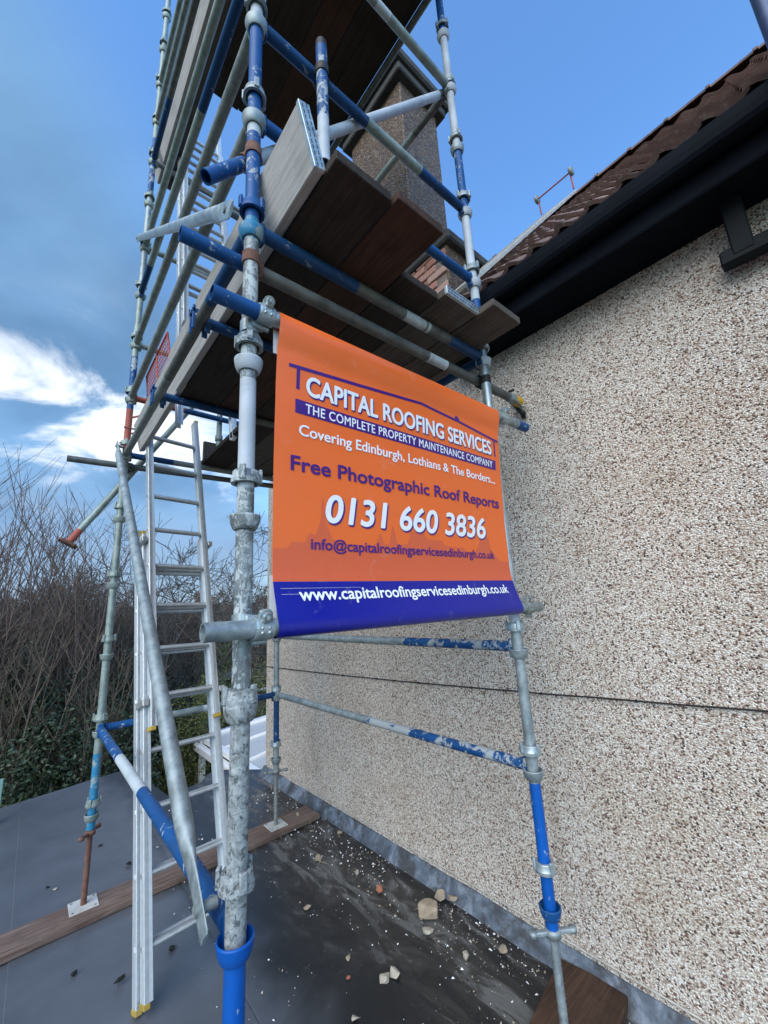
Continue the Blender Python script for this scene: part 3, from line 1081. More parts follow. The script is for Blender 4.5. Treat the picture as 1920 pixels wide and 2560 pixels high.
# hook-ended intermediate transoms
for (yy, lab) in ((0.586, 'blue hooked transom under the boards beside the mortar-splashed standard'), (1.392, 'blue hooked transom where the garden-side boards stop')):
    root = thing('intermediate_transom', lab, 'scaffold tube', (0.65, yy, 2.52), 'hooked transoms')
    b = MB()
    b.tube((0.03, yy, 2.543), (1.27, yy, 2.543), TR, None, 16, [(0.45, 'blue_paint_dark'), (1.0, 'tube_dark')], hollow=False)
    b.build('tube', root)
    for xx, sg in ((0.0, 1), (1.3, -1)):
        b = MB()
        for s2 in (-1, 1):
            b.box((xx + 0.03 * sg, yy + 0.022 * s2, 2.515), (0.012, 0.004, 0.038), 'blue_paint_dark', bevel=0.002)
            b.box((xx - 0.030 * sg, yy + 0.022 * s2, 2.535), (0.006, 0.004, 0.060), 'blue_paint', bevel=0.002)
            b.box((xx, yy + 0.022 * s2, 2.568), (0.040, 0.004, 0.010), 'blue_paint_dark', bevel=0.002)
        b.build('hook', root)


def coupler(parent, tube_p, tube_d, std_p, mat='galvanised_bright', boltdir=(0, -0.35, 0.95), bolt2=True):
    """right-angle coupler: a band round each tube, saddle and hinged bolts"""
    tp, sp_ = Vector(tube_p), Vector(std_p)
    td = Vector(tube_d).normalized()
    b = MB()
    b.lathe(tp - td * 0.026, td, [(0, TR + 0.0008), (0, TR + 0.0055), (0.006, TR + 0.0070), (0.046, TR + 0.0070), (0.052, TR + 0.0055), (0.052, TR + 0.0008)], mat, 24, False)
    for k in range(4):      # stamped bosses on the flap
        bo = tp + V(0, -1, 0.15).normalized() * (TR + 0.0068) + td * (0.010 if k % 2 else -0.010) + V(0, 0.002, -0.004 - 0.012 * (k // 2))
        b.lathe(bo, (0, -1, 0), [(0, 0.0055), (0.002, 0.0048), (0.0035, 0.001)], mat, 8)
    b.lathe(sp_ - V(0, 0, 0.020), (0, 0, 1), [(0, TR + 0.0008), (0, TR + 0.0045), (0.040, TR + 0.0045), (0.040, TR + 0.0008)], mat, 24, False)
    mid = (tp + sp_) / 2
    b.box(mid, (0.022, 0.012, 0.026), mat, bevel=0.004)
    b.build('coupler', parent)
    bd = Vector(boltdir).normalized()
    ca = td.cross(bd).normalized()
    b = MB()
    c0 = tp + bd * 0.042
    b.box(c0 - bd * 0.006 + ca * 0.004, (0.013, 0.020, 0.012), mat, (td, ca, bd), bevel=0.004)
    b.rod([c0 - ca * 0.016, c0 + ca * 0.040], 0.0065, mat, 10)
    b.lathe(c0 + ca * 0.012, ca, [(0, 0.001), (0, 0.0125), (0.013, 0.0125), (0.013, 0.001)], mat, 6, False)
    b.lathe(c0 + ca * 0.007, ca, [(0, 0.001), (0, 0.017), (0.005, 0.017), (0.005, 0.001)], mat, 14, False)
    if bolt2:
        c1 = tp - bd * 0.040
        b.rod([c1 - td * 0.02, c1 + td * 0.02], 0.008, mat, 8)
    b.build('bolt', parent)


TY = -0.0505
# banner tubes
root = thing('scaffold_tube', 'tube threaded through the top of the orange banner, blue at both ends', 'scaffold tube', (0.7, TY, 2.14), 'tubes clamped to the standards')
b = MB()
b.tube((-0.135, TY, 2.167), (1.56, TY, 2.170), TR, None, 24, [(0.088, 'blue_paint'), (0.90, 'galvanised_bright'), (0.945, 'galvanised_steel'), (1.0, 'blue_paint')])
b.build('tube', root)
coupler(root, (0.030, TY, 2.167), (1, 0, 0), (0.0, 0.0, 2.135), boltdir=(0, -0.55, 0.85))
coupler(root, (1.335, TY, 2.169), (1, 0, 0), (1.3, 0.0, 2.14), boltdir=(0, -0.3, 0.95))
root = thing('scaffold_tube', 'grey tube threaded through the navy hem at the foot of the banner', 'scaffold tube', (0.67, TY, 1.18), 'tubes clamped to the standards')
b = MB()
b.tube((-0.118, TY, 1.207), (1.445, TY, 1.203), TR, None, 24, [(0.90, 'galvanised_steel'), (1.0, 'galvanised_dull')])
b.build('tube', root)
coupler(root, (0.033, TY, 1.207), (1, 0, 0), (0.0, 0.0, 1.225), boltdir=(0, -0.45, 0.9))
coupler(root, (1.335, TY, 1.203), (1, 0, 0), (1.3, 0.0, 1.21), mat='galvanised_dull', boltdir=(0, 0.1, 1))
# butting tube with yellow cap against the wall
root = thing('scaffold_tube', 'dark tube with a yellow end cap butting against the wall above the banner', 'scaffold tube', (0.75, 0.05, 2.39), 'tubes clamped to the standards')
b = MB()
b.tube((-0.208, 0.0505, 2.418), (1.69, 0.0505, 2.418), TR, None, 20, [(0.105, 'blue_paint'), (0.52, 'tube_dark'), (0.535, 'tube_dark'), (0.585, 'tube_dark'), (0.655, 'white_tape'), (1.0, 'tube_dark')])
b.build('tube', root)
coupler(root, (0.03, 0.0505, 2.418), (1, 0, 0), (0, 0, 2.40), mat='rust', boltdir=(0, 0.5, 0.86))
coupler(root, (1.335, 0.0505, 2.418), (1, 0, 0), (1.3, 0, 2.40), mat='dark_iron', boltdir=(0, 0.5, 0.86))
b = MB()
b.lathe((1.640, 0.0505, 2.418), (1, 0, 0), [(-0.040, TR + 0.0005), (-0.040, TR + 0.004), (0.0, TR + 0.006), (0.012, TR + 0.006), (0.012, TR)], 'galvanised_steel', 18, False)
b.lathe((1.654, 0.0505, 2.418), (1, 0, 0), [(0.0, TR + 0.001), (0.0, TR + 0.007), (0.062, TR + 0.006), (0.072, TR), (0.072, 0.001)], 'yellow_plastic', 20, False)
b.build('end_cap', root)
b = MB()
b.rod([V(1.56, 0.015, 2.380), V(1.61, 0.005, 2.372), V(1.69, 0.025, 2.366)], 0.008, 'galvanised_dull', 8)
b.build('wall_clamp', root)
b = MB()
b.rod([V(1.742, 0.05, 2.345), V(1.750, 0.085, 2.40), V(1.752, 0.115, 2.455)], 0.013, 'black_rubber', 8)
b.rod([V(1.720, 0.035, 2.352), V(1.752, 0.055, 2.330)], 0.014, 'black_rubber', 8)
b.build('rubber_pad', root)
b = MB()
b.rod([V(1.610, 0.02, 2.452), V(1.635, 0.06, 2.470)], 0.008, 'dark_iron', 8)
b.build('wall_clamp', root)
# facade brace rising from left standard to right standard
root = thing('scaffold_tube', 'pale diagonal tube with blue open end rising behind the toe board towards the chimney', 'scaffold tube', (0.55, 0.05, 2.66), 'tubes clamped to the standards')
b = MB()
b.tube((-0.142, 0.0505, 2.692), (1.27, 0.0505, 4.515), TR, None, 20, [(0.125, 'blue_paint'), (0.97, 'white_paint'), (1.0, 'tube_dark')])
b.build('tube', root)
dd = V(1.412, 0, 1.823).normalized()
coupler(root, (0.0, 0.0505, 2.875), dd, (0, 0, 2.865), mat='rust', boltdir=(0, 0.9, 0.3), bolt2=False)
# far tube sticking out to the left below the platform
root = thing('scaffold_tube', 'dark tube jutting out over the garden past the slender green-grey standard', 'scaffold tube', (0.5, 2.55, 2.43), 'tubes clamped to the standards')
b = MB()
b.tube((-0.360, 2.5505, 2.444), (1.36, 2.5505, 2.476), TR, None, 16, one('tube_dark'))
b.build('tube', root)
coupler(root, (0.035, 2.5505, 2.451), (1, 0, 0), (0, 2.5, 2.445), mat='tube_dark', boltdir=(0, -0.5, -0.8))
# raker with a rusty jack foot in the air
root = thing('scaffold_tube', 'sloping raker tube with a rusty footplate hanging free over the garden', 'scaffold tube', (0.2, 2.62, 1.78), 'tubes clamped to the standards')
ra, rb_ = V(-0.300, 2.60, 1.80), V(0.72, 2.60, 3.515)
rd_ = (rb_ - ra).normalized()
b = MB()
b.tube(ra + rd_ * 0.03, rb_, TR, None, 16, [(0.055, 'red_oxide'), (1.0, 'galvanised_green')])
b.build('tube', root)
b = MB()
ru = rd_.cross(V(0, 1, 0)).normalized()
b.box(ra + rd_ * 0.018, (0.062, 0.062, 0.012), 'rust', (ru, V(0, 1, 0), rd_), bevel=0.02)
b.lathe(ra + rd_ * 0.006, -rd_, [(0.0, 0.024), (0.001, 0.001)], 'dark_iron', 14)
b.build('foot_plate', root)
# short upright clamped to the chimney-side rail
root = thing('scaffold_tube', 'short upright tube, blue paint scraped, clamped to the long blue rail', 'scaffold tube', (0.27, -0.05, 2.985), 'tubes clamped to the standards')
b = MB()
b.tube((0.270, TY, 2.985), (0.270, TY, 3.66), TR, None, 18, [(0.35, 'white_paint'), (0.95, 'blue_paint_worn'), (1.0, 'dark_iron')])
b.build('tube', root)
coupler(root, (0.298, 0.0, 3.53), (1, 0, 0), (0.270, TY, 3.49), mat='dark_iron', boltdir=(0, -0.4, 0.9))
# spare upright on the far deck
root = thing('scaffold_tube', 'short pale green upright standing behind the end toe board', 'scaffold tube', (0.72, 2.55, 2.6), 'tubes clamped to the standards')
b = MB()
b.tube((0.735, 2.56, 2.61), (0.735, 2.56, 3.35), TR, None, 14, one('galvanised_green'))
b.build('tube', root)
b = MB()
b.lathe((0.735, 2.56, 2.835), (0, 0, 1), [(0, TR), (0, 0.034), (0.05, 0.034), (0.05, TR)], 'galvanised_green', 14)
b.build('coupler', root)

# near standard, only its shaft shows in the upper right corner
root = thing('scaffold_standard', 'dark blue-grey standard high above the tiled roof by the downpipe', 'scaffold tube', (1.352, -1.292, RZ), 'scaffold standards')
b = MB()
b.tube((1.352, -1.292, RZ + 0.05), (1.352, -1.292, 6.0), TR, None, 18, one('dark_blue_steel'))
b.build('tube', root)
b = MB()
b.box((1.352, -1.292, RZ + 0.045), (0.075, 0.075, 0.004), 'plate_steel', bevel=0.001)
b.build('base_plate', root)

# diagonal braces with flattened ends


def brace(p0, p1, label, mat):
    p0, p1 = Vector(p0), Vector(p1)
    d = (p1 - p0).normalized()
    e = V(1, 0, 0)
    w = d.cross(e).normalized()
    root = thing('diagonal_brace', label, 'scaffold brace', p0, 'diagonal braces')
    b = MB()
    L = (p1 - p0).length
    rings = []
    nn = 20

    def sec(s, rx, rw, dent=0.0):
        r_ = []
        for j in range(nn):
            a = 2 * math.pi * j / nn
            r_.append(p0 + d * s + e * (rx * math.cos(a) * (1 - dent * math.sin(a) ** 2)) + w * (rw * math.sin(a)))
        return r_
    for s, rx, rw in ((0.0, 0.005, 0.026), (0.008, 0.005, 0.032), (0.11, 0.0055, 0.034), (0.15, 0.009, 0.033), (0.21, 0.019, 0.0275), (0.26, TR, TR), (L * 0.35, TR, TR), (L * 0.65, TR, TR),
                      (L - 0.26, TR, TR), (L - 0.21, 0.019, 0.0275), (L - 0.15, 0.009, 0.033), (L - 0.11, 0.0055, 0.034), (L - 0.012, 0.005, 0.029), (L, 0.004, 0.016)):
        rings.append(sec(s, rx, rw))
    b.quad_strip(rings, mat)
    b.poly(list(reversed(rings[0])), mat)
    b.poly(rings[-1], mat)
    b.build('tube', root)
    for s in (0.06, L - 0.06):
        c0 = p0 + d * s
        b = MB()
        b.rod([c0 - e * 0.012, c0 + e * 0.040], 0.013, 'galvanised_dull', 10)
        b.lathe(c0 - e * 0.006, -e, [(0, 0.012), (0.005, 0.010), (0.007, 0.001)], 'galvanised_dull', 10)
        b.build('pivot', root)
    return root


brace((-0.064, 0.015, 0.535), (-0.064, 2.52, 2.62), 'grey diagonal brace with flattened ends crossing in front of the ladder', 'galvanised_steel')
brace((-0.064, 0.02, 2.585), (-0.064, 2.54, 4.62), 'pale diagonal brace with flattened ends high up beside the guard rails', 'galvanised_bright')


# ------------------------------------------------------------------ boards
def board(label, c, h, mat, ax=None, band=None, group='scaffold boards', sides=None, name='scaffold_board'):
    """c centre, h half sizes; band: list of axial ends (-1/1) that carry a steel end band"""
    c = Vector(c)
    X, Y, Z = ax or (V(1, 0, 0), V(0, 1, 0), V(0, 0, 1))
    long_ = max(range(3), key=lambda i: h[i])
    root = thing(name, label, 'board', c - Z * h[2], group)
    b = MB()
    b.box(c, h, mat, (X, Y, Z), bevel=0.003)
    b.build('plank', root)
    A = (X, Y, Z)[long_]
    for s in band or []:
        hh = [q + 0.0016 for q in h]
        hh[long_] = 0.0075
        b = MB()
        cc = c + A * (h[long_] - 0.0075 + 0.0016) * s
        b.box(cc, hh, 'galvanised_bright', (X, Y, Z), bevel=0.0015)
        oth = [i for i in range(3) if i != long_]
        ww = max(oth, key=lambda i: h[i])
        tt = min(oth, key=lambda i: h[i])
        for k in range(-5, 6):          # nail slots in two rows across the end
            for row in (-1, 1):
                s3 = [0, 0, 0]
                s3[long_], s3[ww], s3[tt] = 0.0004, 0.0065, 0.0016
                b.box(cc + (X, Y, Z)[ww] * (k * h[ww] / 5.6 + row * 0.004) + (X, Y, Z)[tt] * row * h[tt] * 0.45 + A * s * 0.0080, s3, 'dark_iron', (X, Y, Z))
        b.build('end_band', root)
    return root


ZB = 2.568
for (x0, x1, y0, y1, mt, bd, lab) in (
        (0.120, 0.342, -0.343, 1.44, 'board_dark', None, 'dark scaffold board next to the toe board on the lower platform'),
        (0.352, 0.577, -0.366, 1.45, 'board_brown', None, 'reddish-brown scaffold board reaching furthest out under the chimney'),
        (0.581, 0.802, -0.130, 2.62, 'board_dark', None, 'scaffold board below the exposed bricks, set back from its neighbours'),
        (0.807, 1.032, -0.181, 2.60, 'board_grey', [-1], 'scaffold board with a bright steel end band beside the wall-side standard'),
        (1.037, 1.262, -0.261, 2.63, 'board_grey', None, 'grey scaffold board closest to the black eaves on the lower platform')):
    board(lab, ((x0 + x1) / 2, (y0 + y1) / 2, ZB + 0.019), ((x1 - x0) / 2, (y1 - y0) / 2, 0.019), mt, None, bd)
# a second board lying on top of the two near-wall ones
# leaning toe board
ta = V(0.024 - 0.080, 0, 0.218).normalized()
tn_ = V(ta.z, 0, -ta.x)
board('pale toe board leaning on the mortar-splashed standard, with a slotted steel end band', V(0.0995, 0.525, 0) + V(0, 0, ZB + 0.004) + ta * 0.1125, (0.019, 0.81, 0.1125), 'board_pale', (tn_, V(0, 1, 0), ta), [-1])
board('pale toe board along the garden side, behind the orange mesh gate', V(0.108, 1.86, 0) + V(0, 0, ZB + 0.004) + ta * 0.1125, (0.019, 0.62, 0.1125), 'board_pale', (tn_, V(0, 1, 0), ta))
board('short toe board across the far end of the lower platform', V(0.95, 2.63, ZB + 0.038 + 0.1125), (0.33, 0.019, 0.1125), 'board_grey')
# upper platform
ZU = 5.568
for i, (x0, x1, y0, y1, mt) in enumerate(((0.122, 0.258, -0.9, 2.74, 'board_grey'), (0.262, 0.486, -0.5, 1.63, 'board_dark'), (0.490, 0.714, -0.5, 1.62, 'board_dark'),
                                          (0.718, 0.942, -0.5, 1.64, 'board_brown'), (0.946, 1.062, -0.5, 1.63, 'board_dark'), (1.066, 1.288, -0.5, 1.60, 'board_dark'))):
    board(['upper platform board on the garden side, longer than the rest', 'upper platform board second from the garden side', 'upper platform board third from the garden side',
           'brown upper platform board', 'narrow upper platform board', 'upper platform board along the open edge by the chimney'][i],
          ((x0 + x1) / 2, (y0 + y1) / 2, ZU + 0.019), ((x1 - x0) / 2, (y1 - y0) / 2, 0.019), mt)
board('toe board on the garden side of the upper platform', V(0.0995, 0.92, ZU + 0.004) + ta * 0.1125, (0.019, 1.82, 0.1125), 'board_pale', (tn_, V(0, 1, 0), ta))
# sole boards on the roof
SBX = V(1, 0.035, 0).normalized()
SBY = V(-SBX.y, SBX.x, 0)
board('long reddish plank lying across the flat roof under the two jacks', V(0.50, 2.465, RZ + 0.019 + 0.006), (1.155, 0.118, 0.018), 'sole_board', (SBX, SBY, V(0, 0, 1)), group='sole boards')
board('dark rusty-brown pad board under the wall-side standard', V(1.46, 0.05, RZ + 0.026 + 0.010), (0.28, 0.150, 0.019), 'sole_dark', (V(0.985, 0.17, 0), V(-0.17, 0.985, 0), V(0, 0, 1)), group='sole boards')
board('brown pad board under the mortar-splashed standard', V(-0.02, 0.0, RZ + 0.019 + 0.008), (0.28, 0.112, 0.019), 'sole_dark', group='sole boards')

# orange mesh gate behind the toe board
root = thing('mesh_gate', 'orange mesh safety gate behind the garden-side toe board', 'gate', (0.12, 2.1, 2.8), None)
c00, c10, c11, c01 = V(0.13, 1.70, 2.90), V(0.11, 2.42, 2.92), V(0.10, 2.50, 3.26), V(0.12, 1.90, 3.33)
b = MB()
b.rod([c00, c10, c11, c01, c00], 0.008, 'orange_plastic', 8)
b.rod([c00.lerp(c10, 0.5), c01.lerp(c11, 0.5)], 0.006, 'orange_plastic', 8)
b.build('frame', root)
b = MB()
for i in range(1, 17):
    u = i / 17
    b.rod([c00.lerp(c10, u), c01.lerp(c11, u)], 0.0022, 'orange_plastic', 4)
for i in range(1, 8):
    u = i / 8
    b.rod([c00.lerp(c01, u), c10.lerp(c11, u)], 0.0022, 'orange_plastic', 4)
b.build('mesh', root)
for z in (2.84, 2.70):
    b = MB()
    b.rod([V(0.02, 2.46, z), V(0.02, 2.40, z - 0.02), V(0.05, 2.36, z - 0.02)], 0.008, 'red_oxide', 6)
    b.build('hinge', root)
b = MB()
b.rod([V(-0.035, 2.45, 2.74), V(0.06, 2.43, 2.73)], 0.007, 'rust', 6)
b.build('hinge_pin', root)
b = MB()
b.rod([V(-0.05, 2.50, 2.62), V(0.05, 2.47, 2.62)], 0.007, 'rust', 6)
b.build('hinge_pin', root)


# ------------------------------------------------------------------ ladders
def ladder(root, O, U, Vv, width, secs, stile=(0.0125, 0.034), mats=('aluminium', 'aluminium_dull'), caps=True, step=0.28, pitch=0.072, lift=0.0):
    """secs: (s0, s1, layer, inset)"""
    O, U, Vv = Vector(O), Vector(U).normalized(), Vector(Vv).normalized()
    Nn = U.cross(Vv).normalized()
    U = Vv.cross(Nn).normalized()
    for (s0, s1, lay, ins) in secs:
        base = O + Nn * (-lay * pitch)
        for k, side in enumerate((ins, width - ins)):
            b = MB()
            c0 = base + U * side + Vv * (s0 + s1) / 2
            hh = (stile[0], stile[1], (s1 - s0) / 2)
            b.box(c0, hh, mats[0], (U, Nn, Vv), bevel=0.002)
            for sg in (-1, 1):   # flanges of the channel section
                b.box(c0 + Nn * sg * (stile[1] - 0.004) + U * (0.008 if side == ins else -0.008), (stile[0] + 0.006, 0.004, (s1 - s0) / 2 - 0.001), mats[0], (U, Nn, Vv))
            b.build('stile', root)
            if caps:
                for (se, sg) in ((s0, -1), (s1, 1)):
                    b = MB()
                    b.box(base + U * side + Vv * (se + 0.010 * sg), (stile[0] + 0.003, stile[1] + 0.002, 0.011), 'yellow_worn', (U, Nn, Vv), bevel=0.003)
                    b.build('end_cap', root)
        s = math.ceil((s0 + 0.06 - 0.21 + lift) / step) * step + 0.21 - lift
        while s < s1 - 0.05:
            b = MB()
            p0 = base + U * (ins - stile[0] - 0.003) + Vv * s
            p1 = base + U * (width - ins + stile[0] + 0.003) + Vv * s
            d = (p1 - p0)
            Lr = d.length
            hx = Lr / 2
            b.box((p0 + p1) / 2, (hx, 0.0155, 0.0125), mats[1] if lay else mats[0], (U, Nn, Vv), bevel=0.004)
            b.box((p0 + p1) / 2, (hx - 0.03, 0.0165, 0.003), mats[0], (U, Nn, Vv))
            b.build('rung', root)
            s += step


lO = V(0.122, 1.475, RZ + 0.025)
lU = V(0.992, 0.125, 0)
lV = V(-0.050, 1.04, 3.29)
root = thing('extension_ladder', 'long aluminium extension ladder with yellow feet standing on the flat roof', 'ladder', (0.36, 1.5, RZ), 'aluminium ladders')
ladder(root, lO, lU, lV, 0.455, [(0.0, 2.46, 0, 0.0), (0.02, 2.43, -1, 0.015), (1.165, 3.56, -2, 0.036)], stile=(0.012, 0.028), pitch=0.060)
# guide brackets
Nn = lU.normalized().cross(lV.normalized()).normalized()
for sd in (0.0, 0.455):
    for s in (2.36, 1.30):
        c0 = lO + lU.normalized() * sd + lV.normalized() * s + Nn * 0.085
        b = MB()
        b.box(c0, (0.017, 0.060, 0.018), 'aluminium_dull', (lU.normalized(), Nn, lV.normalized()), bevel=0.003)
        b.build('guide_bracket', root)
root = thing('access_ladder', 'aluminium access ladder rising from the lower platform to the upper one', 'ladder', (0.4, 1.9, 2.6), 'aluminium ladders')
ladder(root, V(0.205, 1.78, 2.55), V(1, 0.03, 0), V(-0.005, 0.62, 3.2), 0.40, [(0.0, 3.9, 0, 0.0), (0.9, 3.4, -1, 0.018)], caps=False, stile=(0.012, 0.030))
# roof ladder with ridge hook
root = thing('roof_ladder', 'pale roof ladder lying up the tiles with ridge wheels and a red bar', 'ladder', (1.5, 0.2, 3.1), 'aluminium ladders')
rO = V(1.44, 0.035, 3.06) + nm * 0.085
ladder(root, rO, V(0, 1, 0), sl, 0.36, [(0.0, RL + 0.02, 0, 0.0)], mats=('plate_steel', 'plate_steel'), caps=False, stile=(0.012, 0.013))
b = MB()
tp = rO + sl * (RL - 0.02) + nm * 0.03
for yy in (0.0, 0.36):
    b.rod([tp + V(0, yy, 0), tp + V(-0.02, yy, 0.20)], 0.008, 'red_oxide', 8)
b.rod([tp + V(-0.02, -0.02, 0.20), tp + V(-0.02, 0.38, 0.20)], 0.008, 'red_oxide', 8)
b.build('hook_frame', root)
for yy in (-0.012, 0.372):
    b = MB()
    b.lathe(tp + V(-0.02, yy - 0.018, 0.20), (0, 1, 0), [(0, 0.001), (0, 0.040), (0.006, 0.046), (0.030, 0.046), (0.036, 0.040), (0.036, 0.001)], 'galvanised_dull', 16)
    b.build('wheel', root)

# ------------------------------------------------------------------ banner
BX0, BX1 = 0.069, 1.264
PROF = [(-0.030, 2.146), (-0.0235, 2.160), (-0.0255, 2.178), (-0.036, 2.190), (-0.0505, 2.1945), (-0.065, 2.190), (-0.0755, 2.178), (-0.0775, 2.163), (-0.076, 2.140), (-0.070, 2.112),
        (-0.0625, 2.088), (-0.0580, 2.076), (-0.0555, 2.062), (-0.050, 1.99), (-0.042, 1.85), (-0.036, 1.70), (-0.032, 1.55), (-0.031, 1.42), (-0.033, 1.355), (-0.037, 1.330), (-0.045, 1.300),
        (-0.055, 1.270), (-0.066, 1.240), (-0.0745, 1.218), (-0.0775, 1.203), (-0.074, 1.189), (-0.064, 1.180), (-0.0505, 1.1765), (-0.037, 1.180), (-0.028, 1.190), (-0.024, 1.205)]
pf = [p for p in PROF if True][7:25]
pz = np.array([p[1] for p in pf])[::-1]
py = np.array([p[0] for p in pf])[::-1]


def wrinkle(x, z):
    a = 0.0020 * mnoise.noise(V(x * 2.2, z * 1.5, 1.7)) + 0.0012 * mnoise.noise(V(x * 1.2 + z * 4.0, z * 9.0, 4.2))
    a += 0.0016 * mnoise.noise(V(x * 0.9 - z * 2.2, z * 0.8, 6.6)) + 0.0007 * mnoise.noise(V(x * 11.0 + z * 6.0, z * 5.0, 2.2))
    if z > 2.04:
        a += 0.002 * mnoise.noise(V(x * 7.0, z * 3, 9.1)) * min(1, (z - 2.04) / 0.06)
    if z < 1.36:
        a += 0.002 * mnoise.noise(V(x * 6.0 + z * 5, z * 2, 3.3)) * min(1, (1.36 - z) / 0.05)
    return a


def bsurf(x, z, off=0.0):
    y = float(np.interp(z, pz, py)) + wrinkle(x, z)
    dz = 0.004
    g = (float(np.interp(z + dz, pz, py)) - float(np.interp(z - dz, pz, py))) / (2 * dz)
    nrm = V(0, -1, g).normalized()
    return V(x, y, z) + nrm * off


banner = thing('banner', 'orange vinyl roofing company banner with navy hem, stretched between two tubes', 'banner', (0.67, -0.05, 1.18))
# resample the profile
pts = []
for i in range(len(PROF) - 1):
    a, c2 = PROF[i], PROF[i + 1]
    L = math.hypot(c2[0] - a[0], c2[1] - a[1])
    k = max(1, int(L / 0.008))
    for j in range(k):
        pts.append((a[0] + (c2[0] - a[0]) * j / k, a[1] + (c2[1] - a[1]) * j / k))
pts.append(PROF[-1])
NX = 130
idx_band = min(range(len(pts)), key=lambda i: abs(pts[i][1] - 1.331) + (10 if i < 60 else 0))


def brow(i):
    y, z = pts[i]
    r_ = []
    for j in range(NX + 1):
        x = BX0 + (BX1 - BX0) * j / NX
        w = wrinkle(x, z) if (1.206 < z < 2.16 and y < -0.025) else 0.0
        r_.append(V(x, y + w, z))
    return r_


b = MB()
ib = next(i for i in range(len(pts)) if pts[i][1] < 1.331 and i > 20)
isal = next(i for i in range(len(pts)) if pts[i][1] < 1.44 and i > 20)
b.quad_strip([brow(i) for i in range(0, ib + 1)], 'banner_orange', False)
b.quad_strip([brow(i) for i in range(ib, len(pts))], 'banner_navy', False)
o = b.build('sheet', banner)
# visible white reverse of the hem pockets
b = MB()
b.quad_strip([[V(BX0 - 0.0015, -0.0300, z), V(BX0 + 0.02, -0.0290, z)] for z in (2.15, 2.10, 2.06)], 'banner_back', False)
b.build('hem_pocket', banner)
b = MB()
b.quad_strip([[V(BX0 - 0.0015, -0.0180, z), V(BX0 + 0.02, -0.0180, z)] for z in (1.205, 1.28, 1.35)], 'banner_back', False)
b.build('hem_pocket', banner)


def patch(name, outline, mat, off, nsub=1):
    """flat print: polygon in banner (x, z) coordinates laid on the sheet"""
    b = MB()
    b.poly([bsurf(x, z, off) for x, z in outline], mat)
    return b.build(name, banner)


def strip(name, pts_top, pts_bot, mat, off, n=40):
    b = MB()
    rows_ = [[], []]
    for src, rw in ((pts_top, rows_[0]), (pts_bot, rows_[1])):
        xs_ = [p[0] for p in src]
        zs_ = [p[1] for p in src]
        for i in range(n + 1):
            x = xs_[0] + (xs_[-1] - xs_[0]) * i / n
            rw.append((x, float(np.interp(x, xs_, zs_))))
    k = 6
    rr_ = []
    for q in range(k + 1):
        rr_.append([bsurf(a[0] + (c_[0] - a[0]) * q / k, a[1] + (c_[1] - a[1]) * q / k, off) for a, c_ in zip(rows_[0], rows_[1])])
    b.quad_strip(rr_, mat, False)
    return b.build(name, banner)


# skyline print across the lower part
sky_pts = [(BX0 + 0.002, 1.425), (0.115, 1.428), (0.13, 1.447), (0.175, 1.449), (0.182, 1.470), (0.196, 1.478), (0.210, 1.470), (0.218, 1.49), (0.232, 1.52), (0.2395, 1.614), (0.241, 1.614), (0.249, 1.52), (0.262, 1.492),
           (0.275, 1.462), (0.33, 1.452), (0.42, 1.452), (0.455, 1.458), (0.474, 1.498), (0.480, 1.498), (0.492, 1.46), (0.515, 1.46), (0.536, 1.531), (0.540, 1.531), (0.556, 1.46), (0.60, 1.465), (0.615, 1.478), (0.63, 1.516),
           (0.70, 1.512), (0.715, 1.492), (0.80, 1.490), (0.815, 1.472), (0.88, 1.466), (0.93, 1.47), (0.96, 1.45), (1.01, 1.455), (1.035, 1.475), (1.06, 1.52), (1.118, 1.526), (1.125, 1.47), (1.16, 1.44), (1.19, 1.42), (BX1 - 0.003, 1.415)]
strip('skyline_print', sky_pts, [(BX0 + 0.002, 1.3325), (BX1 - 0.003, 1.3315)], 'banner_skyline', 0.0006, 220)
# navy bar and roof line
strip('title_bar', [(0.137, 1.9115), (1.227, 1.9105)], [(0.137, 1.864), (1.224, 1.862)], 'print_navy', 0.0012)
strip('roof_line', [(0.111, 2.026), (0.685, 2.066), (0.715, 2.068), (0.930, 2.053), (0.932, 2.068), (0.956, 2.066), (0.958, 2.051), (1.258, 2.020)],
      [(0.111, 2.014), (0.685, 2.055), (0.715, 2.057), (0.930, 2.042), (0.932, 2.042), (0.956, 2.041), (0.958, 2.040), (1.258, 2.009)], 'print_navy', 0.0012, 160)
strip('roof_line', [(0.139, 2.018), (0.151, 2.019)], [(0.139, 1.946), (0.151, 1.946)], 'print_navy', 0.0012, 2)
strip('roof_line', [(1.220, 2.016), (1.231, 2.015)], [(1.220, 1.932), (1.231, 1.932)], 'print_navy', 0.0012, 2)
# fold lines welded into the vinyl
strip('weld_line', [(BX0 + 0.02, 1.3102), (BX0 + 0.30, 1.3098)], [(BX0 + 0.02, 1.3095), (BX0 + 0.30, 1.3093)], 'banner_back', 0.0012)
strip('weld_line', [(BX0 + 0.02, 1.2933), (BX0 + 0.12, 1.2930)], [(BX0 + 0.02, 1.2926), (BX0 + 0.12, 1.2926)], 'banner_back', 0.0012)


def text_mesh(body, bold, shear=0.0, spacing=1.0):
    cu = bpy.data.curves.new('lettering', 'FONT')
    cu.body = body
    cu.size = 1.0
    cu.offset = bold
    cu.shear = shear
    cu.space_character = spacing
    cu.resolution_u = 5
    cu.fill_mode = 'FRONT'
    ob = bpy.data.objects.new('lettering', cu)
    COL.objects.link(ob)
    dg = bpy.context.evaluated_depsgraph_get()
    me = bpy.data.meshes.new_from_object(ob.evaluated_get(dg))
    bpy.data.objects.remove(ob)
    return me


